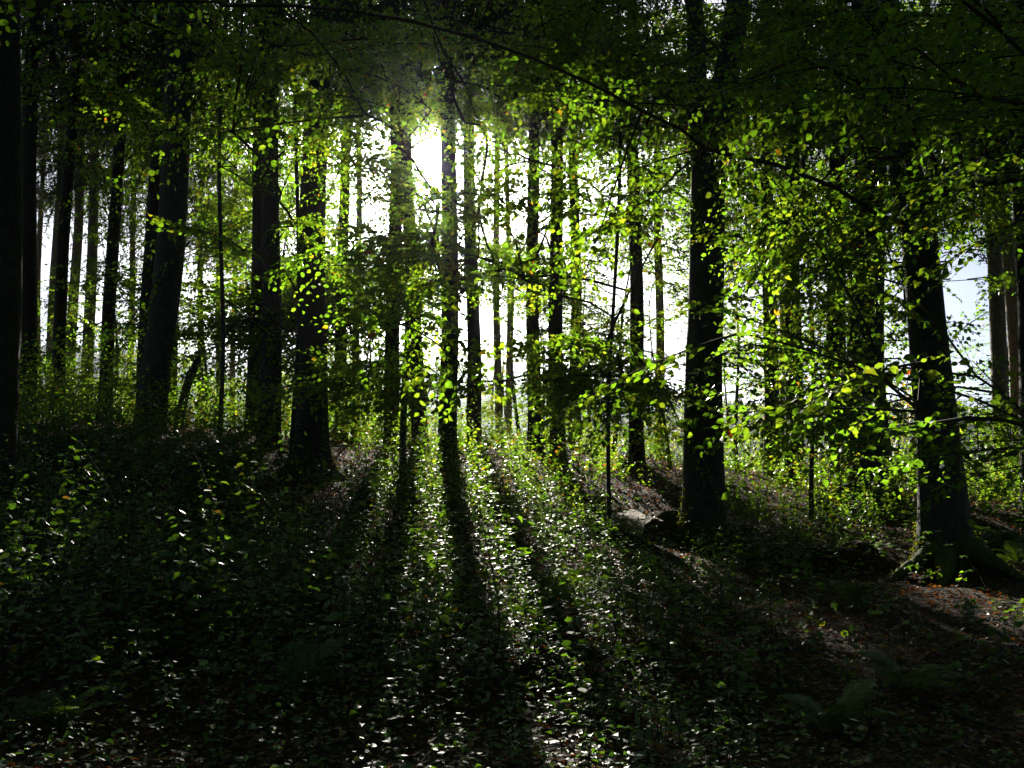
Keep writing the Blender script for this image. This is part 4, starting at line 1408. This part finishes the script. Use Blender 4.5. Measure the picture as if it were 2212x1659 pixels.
# root tangle of the mossy beech
t22 = next(t for t in trees if t.key == 'b_root')
for j, (pp0, rad) in enumerate([(((1880, 1070, 22.7, .35), (1835, 1062, 22.2, .30), (1790, 1068, 22.0, .18), (1745, 1078, 22.0, .02)), .16),
                                (((1880, 1080, 22.5, .25), (1830, 1082, 21.8, .22), (1775, 1088, 21.5, .05)), .13),
                                (((1890, 1080, 22.5, .25), (1915, 1095, 21.7, .12), (1935, 1104, 21.3, .0)), .12),
                                (((1885, 1082, 22.5, .25), (1870, 1100, 21.6, .10), (1850, 1110, 21.0, .0)), .10),
                                (((1895, 1075, 22.6, .3), (1930, 1078, 22.2, .2), (1955, 1085, 22.0, .02)), .11)]):
    W = []
    for px, py, Y, lift in pp0:
        p_ = at(px, py, Y); p_[2] = ground(p_[0], p_[1]) + lift; W.append(p_)
    W = np.array(W); q_ = np.linspace(0, len(W) - 1, 20)
    pp_ = np.stack([np.interp(q_, np.arange(len(W)), W[:, k]) for k in range(3)], 1)
    for _ in range(4): pp_[1:-1] = (pp_[:-2] + 2 * pp_[1:-1] + pp_[2:]) / 4
    link('root', np_mesh('root', *tube(pp_ - t22.base, rad * np.linspace(1.3, .35, 20) * (1 + rng.normal(0, .07, 20)), 10), None, True, [M_BEECH]), t22.root)

tbr = next(t for t in trees if t.key == 'b_right')
for pp0, rad in [(((2060, 1205, 15.9, .45), (2105, 1222, 15.6, .30), (2150, 1245, 15.3, .16), (2215, 1275, 15.0, .0)), .22),
                 (((2035, 1205, 15.8, .38), (1990, 1212, 15.5, .22), (1950, 1222, 15.2, .10), (1915, 1232, 15.0, -.02)), .17),
                 (((2045, 1215, 15.7, .30), (2040, 1245, 15.0, .12), (2030, 1262, 14.6, -.03)), .16)]:
    W = []
    for px, py, Y, lift in pp0:
        p_ = at(px, py, Y); p_[2] = ground(p_[0], p_[1]) + lift; W.append(p_)
    W = np.array(W); q_ = np.linspace(0, len(W) - 1, 22)
    pp_ = np.stack([np.interp(q_, np.arange(len(W)), W[:, k]) for k in range(3)], 1)
    for _ in range(4): pp_[1:-1] = (pp_[:-2] + 2 * pp_[1:-1] + pp_[2:]) / 4
    rm_ = np_mesh('root', *tube(pp_ - tbr.base, rad * np.linspace(1.2, .22, 22) * (1 + rng.normal(0, .11, 22)), 14), None, True, [M_BEECH])
    ro = link('root', rm_, tbr.root)
    link('moss', moss_mesh(rm_, 1.2, 260, 3, .022), ro)['kind'] = 'stuff'

# dark earth bank before the ferns
B = at(1810, 1185, 16.6); B[2] = ground(B[0], B[1])
uu, vv = np.meshgrid(np.linspace(0, 2 * np.pi, 48, endpoint=False), np.linspace(0, 1, 14))
rr_ = 1 - vv
Xb = 1.15 * rr_ * np.cos(uu); Yb = .7 * rr_ * np.sin(uu)
Zb = .42 * (1 - rr_ ** 2.5) - .06
Pb = np.stack([Xb, Yb, Zb], -1)
Pb[..., 2] += .10 * vnoise(Pb * 2.3, 9) * (rr_ < .98) + .04 * vnoise(Pb * 7, 10) * (rr_ < .98)
for _i in range(Pb.shape[0]):
    for _j in range(Pb.shape[1]):
        Pb[_i, _j, 2] += float(ground(B[0] + Pb[_i, _j, 0], B[1] + Pb[_i, _j, 1])) - B[2]
Vb = Pb.reshape(-1, 3)
i = np.arange(13)[:, None] * 48; j = np.arange(48)[None]; j2 = (j + 1) % 48
q0 = (i + j).ravel(); q1 = (i + j2).ravel()
Tb = np.concatenate([np.stack([q0, q1, q1 + 48], 1), np.stack([q0, q1 + 48, q0 + 48], 1)])
bk = link('earth_bank', np_mesh('earth_bank', Vb, Tb, None, True, [M_SOIL])); bk.location = B
tag(bk, 'low dark earth bank below the bright ferns', 'bank', None, 'structure')

# ------------------------------------------------------------------ wood beyond: trees past the crest, far hillside, wood behind the viewpoint


def conifer(bag, B, H, R, seed, tiers=9, segs=7):
    r = np.random.default_rng(seed)
    for k in range(tiers):
        f0 = k / tiers
        z1 = H * (.12 + .88 * (f0 + 1.45 / tiers)); z0 = H * (.12 + .88 * f0)
        rad = R * (1 - f0) ** .8 * r.uniform(.8, 1.15)
        th_ = np.linspace(0, 6.283, segs * 2, endpoint=False) + r.uniform(0, 6)
        rr2 = rad * np.where(np.arange(segs * 2) % 2, .62, 1.0) * r.uniform(.8, 1.15, segs * 2)
        V_ = np.stack([rr2 * np.cos(th_), rr2 * np.sin(th_), z0 - .12 * rr2 + r.normal(0, .1, segs * 2)], 1)
        V_ = np.concatenate([V_, [[0, 0, min(z1, H)]]]) + B
        T_ = np.array([(m_, (m_ + 1) % (segs * 2), segs * 2) for m_ in range(segs * 2)])
        bag.add(V_, T_, r.uniform(0, .4), 0)


bag = Bag()
for k in range(2600):
    y = rng.uniform(1250, 2750); x = rng.uniform(-.72, .72) * y
    conifer(bag, np.array([x, y, float(ground(x, y)) - 2]), rng.uniform(20, 34), rng.uniform(7, 12), k, 3, 5)
fw = link('far_forest', bag.mesh('far_forest', [M_NEEDLE]))
tag(fw, 'hazy blue wooded hillside far beyond the trunks', 'forest', None, 'stuff')

# the wood goes on behind and beside the viewpoint (one mass)
bag = Bag()
nb = 0
for k in range(95):
    while True:
        x, y = rng.uniform(-40, 40), rng.uniform(-38, 26)
        if math.hypot(x, y) > 4.5 and not (y > 0 and abs(x) < .62 * y + 5) and math.hypot(x, y) < 40: break
    z = float(ground(x, y)); H = rng.uniform(20, 28)
    hs_ = np.linspace(-.3, H, 8)
    bag.add(*tube(np.stack([x + 0 * hs_, y + 0 * hs_, z + hs_], 1), .26 * (1.1 - hs_ / H), 8), 0, 1)
    n_ = 900
    h = rng.uniform(.22, 1, n_) * H
    R_ = (3.6 * (1 - (h / H - .45) ** 2 * 1.9)).clip(.3) * np.sqrt(rng.random(n_))
    a = rng.uniform(0, 6.283, n_)
    P = np.stack([x + R_ * np.cos(a), y + R_ * np.sin(a), z + h], 1)
    V, T, C = leaves(P, np.stack([np.cos(a), np.sin(a), rng.normal(-.2, .3, n_)], 1), np.stack([rng.normal(0, .6, n_), rng.normal(0, .6, n_), np.ones(n_)], 1),
                     rng.uniform(.5, 1.0, n_), rng.uniform(.15, .4, n_), 2)
    bag.add(V, T, C, 0)
sw = link('surrounding_forest', bag.mesh('surrounding_forest', [M_LEAF, M_BEECH]))
tag(sw, 'dense leafy wood closing in around and behind the viewpoint', 'forest', None, 'stuff')

# ------------------------------------------------------------------ haze over the valley
HAZE = 0.00006
if HAZE > 0:
    hm, t = mat('haze')
    pv = N(t, 'ShaderNodeVolumePrincipled')
    pv.inputs['Color'].default_value = (.80, .90, 1.0, 1)
    pv.inputs['Density'].default_value = HAZE
    pv.inputs['Anisotropy'].default_value = .92
    o = N(t, 'ShaderNodeOutputMaterial')
    t.links.new(pv.outputs[0], o.inputs['Volume'])
    x0, x1, y0, y1, z0, z1 = -2700, 2700, -60, 3400, -120, 720
    V = np.array([(x, y, z) for z in (z0, z1) for y in (y0, y1) for x in (x0, x1)], float)
    T = np.array([(0, 2, 3), (0, 3, 1), (4, 5, 7), (4, 7, 6), (0, 1, 5), (0, 5, 4), (2, 6, 7), (2, 7, 3), (0, 4, 6), (0, 6, 2), (1, 3, 7), (1, 7, 5)])
    tag(link('haze', np_mesh('haze', V, T, None, False, [hm])), 'thin pale haze hanging in the air', 'haze', None, 'stuff')

print('boughs', n_boughs, 'objects', len(bpy.data.objects), 'unique tris', sum(len(m.polygons) for m in bpy.data.meshes))
